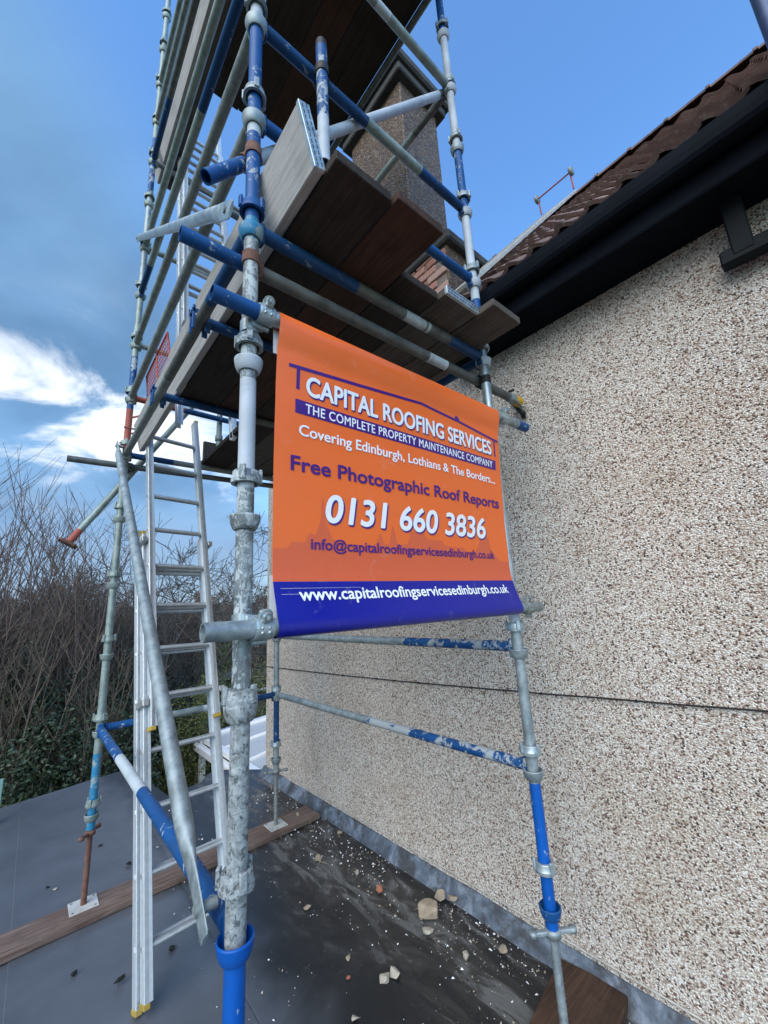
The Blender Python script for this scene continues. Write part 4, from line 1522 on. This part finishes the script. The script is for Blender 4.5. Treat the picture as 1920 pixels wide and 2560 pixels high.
def lettering(body, x0, x1, z0, capz, mats, fat=0.012, shear=0.0, spacing=1.0, caps_ref='H', shadow=None, small=None):
    """fit text from x0..x1 with baseline z0 and capital height capz"""
    me = text_mesh(body, 0.0, shear, spacing)
    ref = text_mesh(caps_ref, 0.0)
    rz = np.array([v.co.y for v in ref.vertices])
    ch = rz.max() - max(0, rz.min())
    co_ = np.array([(v.co.x, v.co.y) for v in me.vertices])
    lo, hi = co_[:, 0].min(), co_[:, 0].max()
    layers = [(mats, 0.0, 0.0, 0.0026)]
    if shadow:
        layers.insert(0, (shadow[0], shadow[1], shadow[2], 0.0018))
    # split the line into its words at the wide gaps
    fs = [tuple(p.vertices) for p in me.polygons]
    spans = sorted((min(co_[i, 0] for i in f), max(co_[i, 0] for i in f), f) for f in fs)
    words, end = [], -1e9
    for a0, a1, f in spans:
        if a0 - end > 0.17:
            words.append([])
        words[-1].append(f)
        end = max(end, a1)
    for (mt, dx, dz, off) in layers:
        for wf in words:
            ids = sorted({i for f in wf for i in f})
            mp_ = {i: k for k, i in enumerate(ids)}
            vs, fc = [], []
            w_ = fat * capz / 0.70
            grow = w_ * (1.7 if mt == 'print_navy' and shadow else 1.0)
            sh_ = [(0, 0), (1, 0), (-1, 0), (0, 0.8), (0, -0.8), (0.7, 0.6), (-0.7, 0.6), (0.7, -0.6), (-0.7, -0.6)]
            for q, (ax_, az_) in enumerate(sh_):
                b0 = len(vs)
                for i in ids:
                    x = x0 + (co_[i, 0] - lo) / (hi - lo) * (x1 - x0) + dx + ax_ * grow
                    z = z0 + co_[i, 1] / ch * capz + dz + az_ * grow
                    vs.append(tuple(bsurf(x, z, off - q * 0.00004) - Vector(banner.location)))
                fc += [tuple(b0 + mp_[i] for i in f) for f in wf]
            m2 = bpy.data.meshes.new('lettering')
            m2.from_pydata(vs, [], fc)
            m2.materials.append(MATS[mt])
            ob = bpy.data.objects.new('lettering', m2)
            COL.objects.link(ob)
            ob.parent = banner
    bpy.data.meshes.remove(ref)


lettering('CAPITAL ROOFING SERVICES', 0.177, 1.194, 1.936, 0.066, 'print_white', 0.026, shadow=('print_navy', 0.0035, -0.0032))
lettering('THE COMPLETE PROPERTY MAINTENANCE COMPANY', 0.174, 1.198, 1.871, 0.032, 'print_white', 0.014, spacing=1.08)
lettering('Covering Edinburgh, Lothians & The Borders...', 0.152, 1.207, 1.791, 0.036, 'print_white', 0.020)
lettering('Free Photographic Roof Reports', 0.126, 1.223, 1.672, 0.047, 'print_navy', 0.024)
lettering('0131 660 3836', 0.252, 1.096, 1.519, 0.090, 'print_white', 0.026, shear=0.16, shadow=('print_navy', 0.004, -0.004))
lettering('info@capitalroofingservicesedinburgh.co.uk', 0.195, 1.148, 1.428, 0.033, 'print_navy', 0.022)
lettering('www.capitalroofingservicesedinburgh.co.uk', 0.145, 1.196, 1.2735, 0.036, 'print_white', 0.022)


# ------------------------------------------------------------------ debris on the roof
def rock(name, label, p, r, mat, seed, flat=0.6, group='broken render and stones on the flat roof', cat='stone'):
    rn = random.Random(seed)
    sx, sy = rn.uniform(0.95, 1.3), rn.uniform(0.7, 0.95)
    rot = rn.uniform(0, 6.28)
    bm = bmesh.new()
    for i in range(15):
        a, zz = rn.uniform(0, 6.28), rn.uniform(-1, 1)
        k = (1 - 0.35 * abs(zz)) * rn.uniform(0.72, 1.12)
        q = V(math.cos(a) * k * sx, math.sin(a) * k * sy, zz * flat * rn.uniform(0.7, 1.0)) * r
        bm.verts.new((q.x * math.cos(rot) - q.y * math.sin(rot), q.x * math.sin(rot) + q.y * math.cos(rot), q.z))
    res = bmesh.ops.convex_hull(bm, input=bm.verts)
    bmesh.ops.delete(bm, geom=[e for e in res['geom_interior'] if isinstance(e, bmesh.types.BMVert)], context='VERTS')
    bmesh.ops.bevel(bm, geom=list(bm.edges), offset=r * 0.05, segments=1, affect='EDGES')
    zlo = min(v.co.z for v in bm.verts)
    b = MB()
    for f in bm.faces:
        b.poly([V(p[0], p[1], RZ + 0.006) + v.co - V(0, 0, zlo) for v in f.verts], mat)
    bm.free()
    o = b.build(name)
    return tag(o, label, cat, group)


rock('stone', 'largest flat slab of broken render lying on the silt by the wall', (1.50, 0.93), 0.088, 'stone_debris', 1, 0.42)
rock('stone', 'tan lump of render beside a second lump near the flashing', (1.655, 0.98), 0.040, 'stone_debris', 2, 0.7)
rock('stone', 'second tan lump touching another near the flashing', (1.70, 0.92), 0.036, 'stone_debris', 3, 0.7)
rock('stone', 'thin grey flake under the edge of the largest slab', (1.42, 0.86), 0.042, 'stone_pale', 4, 0.3)
rock('stone', 'pale wedge-shaped stone in a close pair on the wet felt', (1.105, 0.785), 0.032, 'stone_pale', 5, 0.6)
rock('stone', 'pale rounded stone in a close pair on the wet felt', (1.050, 0.80), 0.034, 'stone_pale', 6, 0.55)
rock('stone', 'brown flake of render below the end of the long plank', (1.333, 1.883), 0.045, 'stone_debris', 7, 0.35)
rock('stone', 'orange piece of broken brick on the silt', (1.439, 1.304), 0.030, 'brick_debris', 8, 0.7)
rock('stone', 'small white stone between the brown flake and the brick piece', (1.423, 1.526), 0.022, 'stone_pale', 9, 0.7)
rock('stone', 'small round tan stone on the silt beyond the pale pair', (1.433, 0.608), 0.024, 'stone_pale', 10, 0.7)
rock('stone', 'thin tan sliver on the dark wet felt', (1.033, 1.501), 0.027, 'stone_debris', 11, 0.3)
rock('stone', 'small grey-brown pebble on the dark wet felt', (1.00, 1.03), 0.020, 'stone_debris', 12, 0.7)
rock('stone', 'tan lump where crumbs are heaped beyond the plank end', (1.640, 2.05), 0.030, 'stone_debris', 13, 0.6)
rock('stone', 'brown lump in the scatter of white chips by the wall-side jack', (1.60, 0.50), 0.032, 'stone_debris', 14, 0.6)
rock('stone', 'small stone resting on the end of the long plank', (1.50, 2.50), 0.022, 'stone_debris', 15, 0.8).location.z += 0.038
rock('stone', 'tiny red brick crumb beside the pale pair of stones', (0.93, 0.93), 0.012, 'brick_debris', 16, 0.8)
rock('stone', 'pebble with pale top close to the banner foot of the roof', (0.83, 0.74), 0.019, 'stone_pale', 17, 0.7)
for k, (x, y, r_) in enumerate(((0.09, 1.72, 0.030), (0.34, 1.76, 0.024), (0.62, 2.40, 0.022), (0.30, 2.86, 0.026), (-0.16, 2.98, 0.014), (0.55, 3.6, 0.02), (0.18, 3.35, 0.018), (-0.08, 1.95, 0.02))):
    o = rock('dead_leaf', 'small black curled leaf ' + ('beside the yellow ladder feet', 'lying between ladder foot and flattened brace end', 'against the front edge of the long plank', 'just behind the long plank beside the ladder', 'behind the long plank near a pale yellow leaf', 'on the roof felt closest to the hedge', 'in the middle of the felt behind the long plank', 'in front of the long plank below the rusty jack')[k], (x, y), r_, 'leaf_dark', 30 + k, 0.5, 'curled leaves on the flat roof', 'leaf')
rock('dead_leaf', 'pale yellow leaf lying on the flat roof behind the long plank', (-0.12, 2.92), 0.018, 'stone_pale', 51, 0.2, 'curled leaves on the flat roof', 'leaf')

# crumbs of fallen chippings
b = MB()
cn = 0
rr_ = random.Random(11)
while cn < 2100:
    y = rr_.uniform(-0.6, 3.6)
    u = rr_.random()
    if rr_.random() < 0.78:
        x = 1.68 - abs(rr_.gauss(0, 0.22))
    else:
        x = rr_.uniform(0.35, 1.65)
    if mnoise.noise(V(x * 3, y * 3, 8)) < -0.05 and rr_.random() < 0.75:
        continue
    if x < 0.3:
        continue
    r_ = 0.0018 + 0.0085 * rr_.random() ** 3.2
    mt = rr_.choice(['print_white', 'print_white', 'stone_pale', 'stone_debris', 'stone_debris', 'cable_white'])
    c0 = V(x, y, RZ + 0.014)
    pts_ = [c0 + V(rr_.uniform(-1, 1), rr_.uniform(-1, 1), 0).normalized() * r_ * rr_.uniform(0.7, 1.3) for _ in range(3)]
    ap = c0 + V(0, 0, r_ * 0.9)
    dn = c0 - V(0, 0, r_ * 0.6)
    for i in range(3):
        b.poly([pts_[i], pts_[(i + 1) % 3], ap], mt)
    b.poly(pts_, mt)
    cn += 1
tag(b.build('chippings', loc=(1.4, 1.5, RZ)), 'tiny pale chippings scattered over the flat roof along the wall', 'gravel', kind='stuff')

# edge of a glass screen at the left
b = MB()
b.box((-0.53, 4.55, -0.34), (0.050, 0.012, 0.19), 'green_glass', bevel=0.003)
tag(b.build('glass_screen'), 'edge of a pale green glass screen at the roof edge by the hedge', 'screen')

# ================================================================== GARDEN BEYOND


def tree_mesh(name, label, base, height, seed, mat, spread=0.5, levels=5, r0=0.10, lean=(0, 0), up=0.25, kids=(3, 4), group='bare winter trees', cat='tree', trunk_frac=0.28, minr=0.004):
    rn = random.Random(seed)
    root = thing(name, label, cat, base, group)
    tb, cb = MB(), MB()

    def grow(p, d, L, r, lev):
        mb = tb if lev == 0 else cb
        k = 5 if lev == 0 else (4 if lev < 3 else 3)
        ps, rs = [p], [r]
        q = p
        dd_ = d
        for i in range(k):
            dd_ = (dd_ + V(rn.gauss(0, 0.11), rn.gauss(0, 0.11), rn.gauss(0, 0.06) + up * 0.10)).normalized()
            q = q + dd_ * (L / k)
            ps.append(q)
            rs.append(max(minr, r * (1 - 0.55 * (i + 1) / k)))
        mb.rod(ps, rs, mat, 7 if lev == 0 else (5 if lev < 2 else 3))
        if lev >= levels:
            return
        nk = rn.randint(*kids) + (1 if lev == 0 else 0)
        for c_ in range(nk):
            f = rn.uniform(0.35, 1.0) if lev else rn.uniform(0.55, 1.0)
            fi = f * k
            i0 = min(int(fi), k - 1)
            st_ = ps[i0].lerp(ps[i0 + 1], fi - i0)
            az = rn.uniform(0, 6.283)
            perp = dd_.orthogonal().normalized()
            perp.rotate(Matrix.Rotation(az, 3, dd_))
            nd = (dd_ * rn.uniform(0.55, 1.0) + perp * spread * rn.uniform(0.7, 1.5) + V(0, 0, up)).normalized()
            grow(st_, nd, L * rn.uniform(0.55, 0.82), max(minr, rs[i0] * 0.62), lev + 1)
    grow(Vector(base), V(lean[0], lean[1], 1).normalized(), height * trunk_frac, r0, 0)
    tb.build('trunk', root)
    cb.build('crown', root)
    return root


def stems(name, label, base, height, seed, mat, count=22, rad=0.5, group='bare shrubs along the garden edge'):
    """many-stemmed upright winter shrub"""
    rn = random.Random(seed)
    root = thing(name, label, 'shrub', base, group)
    tb, cb = MB(), MB()
    for s in range(count):
        az, rr0 = rn.uniform(0, 6.283), rad * math.sqrt(rn.random())
        p = Vector(base) + V(math.cos(az) * rr0, math.sin(az) * rr0, 0)
        d = V(math.cos(az) * 0.10 + rn.gauss(0, 0.06), math.sin(az) * 0.10 + rn.gauss(0, 0.06), 1).normalized()
        H = height * rn.uniform(0.62, 1.0)
        ps, rs = [p], [0.020]
        k = 7
        for i in range(k):
            d = (d + V(rn.gauss(0, 0.05), rn.gauss(0, 0.05), 0.02)).normalized()
            p = p + d * H / k
            ps.append(p)
            rs.append(0.020 * (1 - 0.8 * (i + 1) / k))
        tb.rod(ps, rs, mat, 4)
        for q in range(rn.randint(9, 14)):
            f = rn.uniform(0.30, 0.97) * k
            i0 = min(int(f), k - 1)
            st_ = ps[i0].lerp(ps[i0 + 1], f - i0)
            az2 = rn.uniform(0, 6.283)
            nd = V(math.cos(az2) * 0.5, math.sin(az2) * 0.5, 1.0).normalized()
            LL = H * rn.uniform(0.08, 0.24)
            pp = [st_]
            for _ in range(3):
                nd = (nd + V(rn.gauss(0, 0.12), rn.gauss(0, 0.12), 0.06)).normalized()
                pp.append(pp[-1] + nd * LL / 3)
            cb.rod(pp, [0.008, 0.006, 0.0045, 0.003], mat, 3)
            for _ in range(3):
                a0 = pp[rn.randint(1, 2)]
                az3 = rn.uniform(0, 6.283)
                n3 = V(math.cos(az3) * 0.7, math.sin(az3) * 0.7, 0.8).normalized()
                cb.rod([a0, a0 + n3 * LL * 0.25, a0 + n3 * LL * 0.5 + V(0, 0, LL * 0.08)], [0.0045, 0.0035, 0.0025], mat, 3)
    tb.build('stems', root)
    cb.build('twigs', root)
    return root


def leafy(name, label, base, size, seed, mat, n=5000, leaf=0.07, group='evergreen shrubs beyond the flat roof', cat='shrub', lumps=9, stemmat='bark', kind=None):
    """evergreen: leaf faces spread over overlapping lumps, on real stems"""
    rn = np.random.default_rng(seed)
    base = Vector(base)
    sx, sy, sz = size
    root = thing(name, label, cat, base, group)
    cen = np.stack([rn.uniform(-0.62, 0.62, lumps) * sx, rn.uniform(-0.62, 0.62, lumps) * sy, rn.uniform(0.30, 0.78, lumps) * sz], 1)
    rad = np.stack([rn.uniform(0.30, 0.52, lumps) * sx, rn.uniform(0.30, 0.52, lumps) * sy, rn.uniform(0.20, 0.34, lumps) * sz], 1)
    k = rn.integers(0, lumps, n)
    d = rn.normal(size=(n, 3))
    d /= np.linalg.norm(d, axis=1)[:, None]
    rr0 = rn.uniform(0.45, 1.06, n)[:, None] ** 0.6
    p = cen[k] + d * rad[k] * rr0
    p[:, 2] = np.maximum(p[:, 2], 0.02)
    nrm = d + rn.normal(size=(n, 3)) * 0.75
    nrm /= np.linalg.norm(nrm, axis=1)[:, None]
    t1 = np.cross(nrm, rn.normal(size=(n, 3)))
    t1 /= np.linalg.norm(t1, axis=1)[:, None]
    t2 = np.cross(nrm, t1)
    L = leaf * rn.uniform(0.6, 1.25, n)[:, None]
    a = p - t1 * L * 0.5
    c_ = p + t1 * L * 0.5
    bb = p + t2 * L * 0.24 + nrm * L * 0.08
    dd2 = p - t2 * L * 0.24 + nrm * L * 0.08
    verts = np.stack([a, bb, c_, dd2], 1).reshape(-1, 3)
    me = bpy.data.meshes.new('foliage')
    me.from_pydata(verts.tolist(), [], np.arange(4 * n).reshape(-1, 4).tolist())
    me.materials.append(MATS[mat])
    o = bpy.data.objects.new('foliage', me)
    COL.objects.link(o)
    o.parent = root
    b = MB()
    r2 = random.Random(seed)
    for i in range(lumps):
        tgt = base + V(*cen[i])
        s0 = base + V(r2.uniform(-0.1, 0.1) * sx, r2.uniform(-0.1, 0.1) * sy, 0)
        b.rod([s0, s0.lerp(tgt, 0.5) + V(0, 0, 0.05 * sz), tgt], [0.035, 0.025, 0.012], stemmat, 5)
    b.build('stems', root)
    return root


# tall whippy shrubs on the left
stems('bare_shrub', 'tallest whippy reddish shrub, its stems rising above the hedge', (-1.25, 8.2, GZ), 6.9, 1, 'bark_red', 26, 0.7)
stems('bare_shrub', 'whippy reddish shrub between the tall one and the hanging footplate', (-0.35, 8.0, GZ), 6.6, 2, 'bark_red', 26, 0.6)
stems('bare_shrub', 'brown twiggy shrub in front of the whippy ones', (-0.95, 6.9, GZ), 5.0, 3, 'bark', 34, 0.8)
stems('bare_shrub', 'shorter brown twiggy shrub beside the green-grey standard', (0.15, 7.4, GZ), 4.6, 4, 'bark', 34, 0.7)
stems('bare_shrub', 'grey twiggy shrub behind the ladder feet', (1.0, 9.4, GZ), 4.4, 5, 'bark_grey', 30, 0.8)
stems('bare_shrub', 'grey twiggy shrub beyond the low brown hedge bottom', (2.6, 11.0, GZ), 3.6, 6, 'bark_grey', 30, 1.0)
tree_mesh('bare_tree', 'dense bushy bare tree behind the whippy shrubs', (-1.3, 12.0, GZ), 10.5, 21, 'bark_grey', 0.75, 6, 0.13, kids=(3, 4), trunk_frac=0.25, minr=0.008)
tree_mesh('bare_tree', 'slender bare tree rising between brace and ladder', (2.15, 14.7, GZ), 11.0, 22, 'bark_grey', 0.70, 5, 0.12, kids=(3, 4), trunk_frac=0.36, up=0.10, minr=0.009)
tree_mesh('bare_tree', 'spreading bare tree with low fork seen through the ladder', (3.6, 13.2, GZ), 8.6, 23, 'bark', 1.0, 5, 0.17, kids=(3, 4), trunk_frac=0.33, up=0.0, minr=0.009)
tree_mesh('bare_tree', 'wide bare tree behind the mortar-splashed standard', (6.2, 19.5, GZ), 9.5, 24, 'bark_grey', 0.95, 6, 0.16, kids=(2, 4), trunk_frac=0.30, up=0.02, minr=0.011)
tree_mesh('bare_tree', 'small purple-brown tree beyond the dark hedge', (0.75, 16.5, GZ), 8.6, 25, 'bark_red', 0.95, 6, 0.12, kids=(3, 4), trunk_frac=0.27, minr=0.009)
tree_mesh('bare_tree', 'pale far tree beside the wall corner', (9.8, 25.0, GZ), 9.5, 26, 'bark_grey', 0.85, 5, 0.13, kids=(3, 4), trunk_frac=0.3, minr=0.012)


def thicket(label, base, size, seed, mat, n=3200, rad=0.008, ln=0.7):
    """dense leafless undergrowth: crossing thin stems"""
    rn = random.Random(seed)
    base = Vector(base)
    root = thing('thicket', label, 'thicket', base, 'leafless thickets beyond the flat roof')
    mb, tw_ = MB(), MB()
    for i in range(n):
        u, v_ = rn.uniform(-1, 1), rn.uniform(-1, 1)
        top_ = 1 - 0.35 * u * u + 0.22 * mnoise.noise(V(u * 2.2, v_ * 2, seed))
        z = size[2] * top_ * rn.random() ** 0.75
        p = base + V(u * size[0], v_ * size[1], z)
        d = V(rn.gauss(0, 0.55), rn.gauss(0, 0.55), rn.uniform(0.15, 1.0)).normalized()
        L = ln * rn.uniform(0.4, 1.2)
        q = p + d * L * 0.5 + V(rn.gauss(0, 0.04), rn.gauss(0, 0.04), 0)
        tw_.rod([p, q, q + (d + V(rn.gauss(0, 0.3), rn.gauss(0, 0.3), 0.1)).normalized() * L * 0.5], [rad, rad * 0.75, rad * 0.4], mat, 3)
    for i in range(14):
        p = base + V(rn.uniform(-0.9, 0.9) * size[0], rn.uniform(-0.8, 0.8) * size[1], 0)
        mb.rod([p, p + V(rn.gauss(0, 0.2), rn.gauss(0, 0.2), size[2] * 0.5), p + V(rn.gauss(0, 0.4), rn.gauss(0, 0.4), size[2] * 0.95)], [0.035, 0.022, 0.01], mat, 5)
    mb.build('stems', root)
    tag(tw_.build('twigs', root), kind='stuff')


thicket('brown thicket under the tallest whippy shrub', (-1.3, 7.6, GZ), (0.9, 0.7, 4.4), 1, 'bark', 4200)
thicket('brown thicket behind the green-grey standard', (0.35, 9.4, GZ), (1.0, 0.8, 4.6), 2, 'bark', 4200)
thicket('dark thicket between brace and ladder', (1.5, 11.3, GZ), (1.2, 0.9, 4.7), 3, 'bark_grey', 4200)
thicket('reddish thicket below the purple-brown tree', (0.4, 13.5, GZ), (1.6, 1.0, 5.0), 4, 'bark_red', 4200, 0.010)
thicket('grey thicket seen through the ladder', (3.9, 15.5, GZ), (2.0, 1.0, 4.3), 5, 'bark_grey', 4200, 0.011)
thicket('low brown thicket beside the house corner', (6.6, 19.0, GZ), (2.4, 1.0, 3.7), 6, 'bark', 4000, 0.013)
# evergreens
leafy('laurel', 'dark laurel whose leaves lap over the flat roof edge', (-0.55, 6.2, GZ), (1.3, 0.9, 2.95), 1, 'leaf_laurel', 12000, 0.066)
leafy('laurel', 'dark laurel behind the teal standard foot', (0.55, 6.7, GZ), (1.1, 0.9, 3.2), 2, 'leaf_laurel', 12000, 0.066)
leafy('laurel', 'tall dark laurel between the shrubs and the ladder', (1.15, 8.3, GZ), (1.3, 1.0, 3.7), 3, 'leaf_laurel', 12000, 0.07)
leafy('laurel', 'laurel with lighter leaves in front of the brown thicket', (0.05, 7.2, GZ), (0.8, 0.6, 3.7), 13, 'leaf_laurel', 9000, 0.065)
leafy('ivy_hedge', 'dark ivy-covered hedge filling the gap under the twiggy shrubs', (-0.6, 9.8, GZ), (2.4, 0.9, 4.4), 4, 'leaf_conifer', 14000, 0.09)
leafy('ivy_hedge', 'brown-green hedge behind the ladder', (2.3, 10.3, GZ), (1.9, 0.9, 3.6), 5, 'leaf_conifer', 12000, 0.09)
leafy('conifer', 'dark conifer behind the tallest whippy shrub', (-1.75, 11.0, GZ), (1.0, 1.0, 6.1), 6, 'leaf_conifer', 9000, 0.10, cat='tree')
leafy('olive_shrub', 'bright olive-green evergreen seen through the ladder rungs', (2.05, 7.9, GZ), (0.75, 0.7, 3.25), 7, 'leaf_olive', 9000, 0.055)
leafy('olive_shrub', 'olive-brown shrub behind the mortar-splashed standard', (3.15, 9.2, GZ), (1.1, 0.8, 3.2), 8, 'leaf_olive', 9000, 0.06)
leafy('litter_shrub', 'brown leafless hedge bottom above the lawn', (1.95, 8.6, GZ), (1.2, 0.5, 2.2), 9, 'leaf_litter', 7000, 0.07)
leafy('olive_shrub', 'green-brown shrub beside the house corner', (4.6, 12.2, GZ), (1.3, 1.0, 3.7), 10, 'leaf_olive', 9000, 0.07)

# houses beyond


def far_house(label, base, size, rot, wall, roofm, roof_h, wins, name='far_house'):
    base = Vector(base)
    w, d, h = size
    root = thing(name, label, 'house', base, 'houses beyond the gardens')
    X = V(math.cos(rot), math.sin(rot), 0)
    Y = V(-X.y, X.x, 0)
    Z = V(0, 0, 1)
    b = MB()
    b.box(base + Z * h / 2, (w / 2, d / 2, h / 2), wall, (X, Y, Z))
    for s in (-1, 1):
        b.poly([base + X * w / 2 * s - Y * d / 2 + Z * h, base + X * w / 2 * s + Y * d / 2 + Z * h, base + X * w / 2 * s + Z * (h + roof_h)], wall)
    b.build('wall', root)
    b = MB()
    for s in (-1, 1):
        e0 = base + Y * (d / 2 + 0.3) * s + Z * (h - 0.12)
        r1 = base + Z * (h + roof_h + 0.08)
        b.poly([e0 - X * (w / 2 + 0.25), e0 + X * (w / 2 + 0.25), r1 + X * (w / 2 + 0.25), r1 - X * (w / 2 + 0.25)], roofm)
        b.poly([e0 - X * (w / 2 + 0.25) - Z * 0.12, e0 + X * (w / 2 + 0.25) - Z * 0.12, e0 + X * (w / 2 + 0.25), e0 - X * (w / 2 + 0.25)], 'house_white')
    rf = b.build('roof', root)
    b = MB()
    b.box(base + X * w * 0.32 + Z * (h + roof_h + 0.35), (0.45, 0.35, 0.7), wall, (X, Y, Z), bevel=0.03)
    for k in (-1, 0, 1):
        b.lathe(base + X * (w * 0.32 + 0.25 * k) + Z * (h + roof_h + 1.05), Z, [(0, 0.11), (0.35, 0.09), (0.35, 0.001)], 'far_roof_red', 8)
    b.build('chimney', rf)
    for (wx, wz, ww, wh) in wins:
        c0 = base + X * wx + Z * wz - Y * (d / 2 + 0.02)
        b = MB()
        for sg in (-1, 1):
            b.box(c0 + X * sg * ww / 2, (0.05, 0.05, wh / 2 + 0.05), 'house_white', (X, Y, Z))
            b.box(c0 + Z * sg * wh / 2, (ww / 2 - 0.05, 0.05, 0.05), 'house_white', (X, Y, Z))
        b.box(c0, (0.03, 0.045, wh / 2 - 0.05), 'house_white', (X, Y, Z))
        f = b.build('window', root)
        b = MB()
        b.box(c0 + Y * 0.01, (ww / 2 - 0.04, 0.01, wh / 2 - 0.04), 'far_pane', (X, Y, Z))
        b.build('pane', f)


far_house('brown house with a white-framed window behind the spreading tree', (9.2, 40.0, GZ), (8, 7, 3.9), 0.18, 'house_brown', 'far_roof_dark', 1.3, [(-1.7, 2.6, 1.5, 1.3), (1.6, 2.6, 1.5, 1.3)])
far_house('house with red roof behind the ladder rungs', (14.5, 55.0, GZ), (10, 8, 3.6), 0.05, 'house_render', 'far_roof_red', 1.6, [(-2.5, 2.6, 1.5, 1.3), (2.0, 2.6, 1.5, 1.3)])
far_house('dark grey-roofed house close to the mortar-splashed standard', (20.5, 54.0, GZ), (9, 8, 3.1), -0.25, 'house_white', 'far_roof_dark', 1.5, [(-2.5, 2.3, 1.5, 1.2), (2.0, 2.3, 1.5, 1.2)])
far_house('red-roofed house closest to the pebbledash wall corner', (26.5, 58.0, GZ), (11, 8, 3.4), 0.3, 'house_render', 'far_roof_red', 1.8, [(-2.5, 2.5, 1.5, 1.3), (2.2, 2.5, 1.5, 1.3)])
# garden shed
b = MB()
sh = thing('garden_shed', 'garden shed with a pale grey roof beyond the olive shrub', 'shed', (4.35, 12.4, GZ))
b.box((4.35, 12.4, GZ + 1.0), (0.9, 0.8, 1.0), 'fence_wood')
b.build('wall', sh)
b = MB()
for s in (-1, 1):
    b.poly([V(4.35 + 1.05 * s, 11.5, GZ + 1.95), V(4.35 + 1.05 * s, 13.3, GZ + 1.95), V(4.35, 13.3, GZ + 2.55), V(4.35, 11.5, GZ + 2.55)], 'far_roof_grey')
b.box((4.35, 11.49, GZ + 1.98), (1.05, 0.015, 0.03), 'house_white')
b.build('roof', sh)
# timber fence with separate boards
fn = thing('timber_fence', 'weathered timber board fence by the corner of the house', 'fence', (6.6, 15.2, GZ))
fb = None
for i in range(22):
    b = MB()
    b.box((5.4 + i * 0.145, 15.2 + 0.01 * (i % 2), GZ + 1.05 + 0.01 * random.random()), (0.066, 0.010, 1.05), 'fence_wood', bevel=0.004)
    b.build('fence_board', fn)
for z in (0.5, 1.6):
    b = MB()
    b.box((7.0, 15.25, GZ + z), (1.65, 0.03, 0.04), 'fence_wood')
    b.build('fence_rail', fn)

# conservatory roof below the flat roof edge
cv = thing('conservatory', 'white-framed conservatory roof below the corner of the flat roof', 'conservatory', (3.2, 7.0, GZ))
cz = -0.95


def bar(p, q, w=0.05, h=0.045, name='glazing_bar', par=cv):
    p, q = Vector(p), Vector(q)
    d = (q - p).normalized()
    e = d.cross(V(0, 0, 1)).normalized()
    u = e.cross(d)
    b = MB()
    b.box((p + q) / 2, ((q - p).length / 2, w / 2, h / 2), 'upvc_white', (d, e, u), bevel=0.006)
    return b.build(name, par)


A1, A2, A3, A4 = V(2.30, 4.90, -1.02), V(4.9, 4.90, -1.02), V(4.9, 8.4, -1.02), V(2.30, 7.7, -1.02)
T1, T2 = V(3.55, 6.95, -0.74), V(3.6, 4.95, -0.74)
bar(V(2.22, 4.85, -1.16), V(2.22, 7.8, -1.16), 0.12, 0.11, 'gutter')
bar(V(2.22, 7.8, -1.16), V(4.95, 8.5, -1.16), 0.12, 0.11, 'gutter')
for p, q in ((A1, A2), (A2, A3), (A3, A4), (A4, A1)):
    bar(p, q, 0.10, 0.09, 'eaves_beam')
bar(T1, T2, 0.10, 0.09, 'ridge_beam')
for p, q in ((A1, T2), (A2, T2), (A3, T1), (A4, T1)):
    bar(p, q, 0.07, 0.07, 'hip_bar')
for u in (0.3, 0.65):
    bar(A1.lerp(A4, u), T2.lerp(T1, u))
    bar(A4.lerp(A3, u), T1)
for pl in ((A1, T2, T1, A4), (A2, A3, T1, T2), (A3, A4, T1)):
    b = MB()
    up = V(0, 0, -0.012)
    b.poly([p + up for p in pl], 'sky_glass')
    b.poly([p + up * 2 for p in reversed(pl)], 'sky_glass')
    b.build('roof_panel', cv)
for p in (A1, A2, A3, A4):
    b = MB()
    b.box((p.x, p.y, (p.z + GZ) / 2), (0.05, 0.05, (p.z - GZ) / 2), 'upvc_white')
    b.build('post', cv)
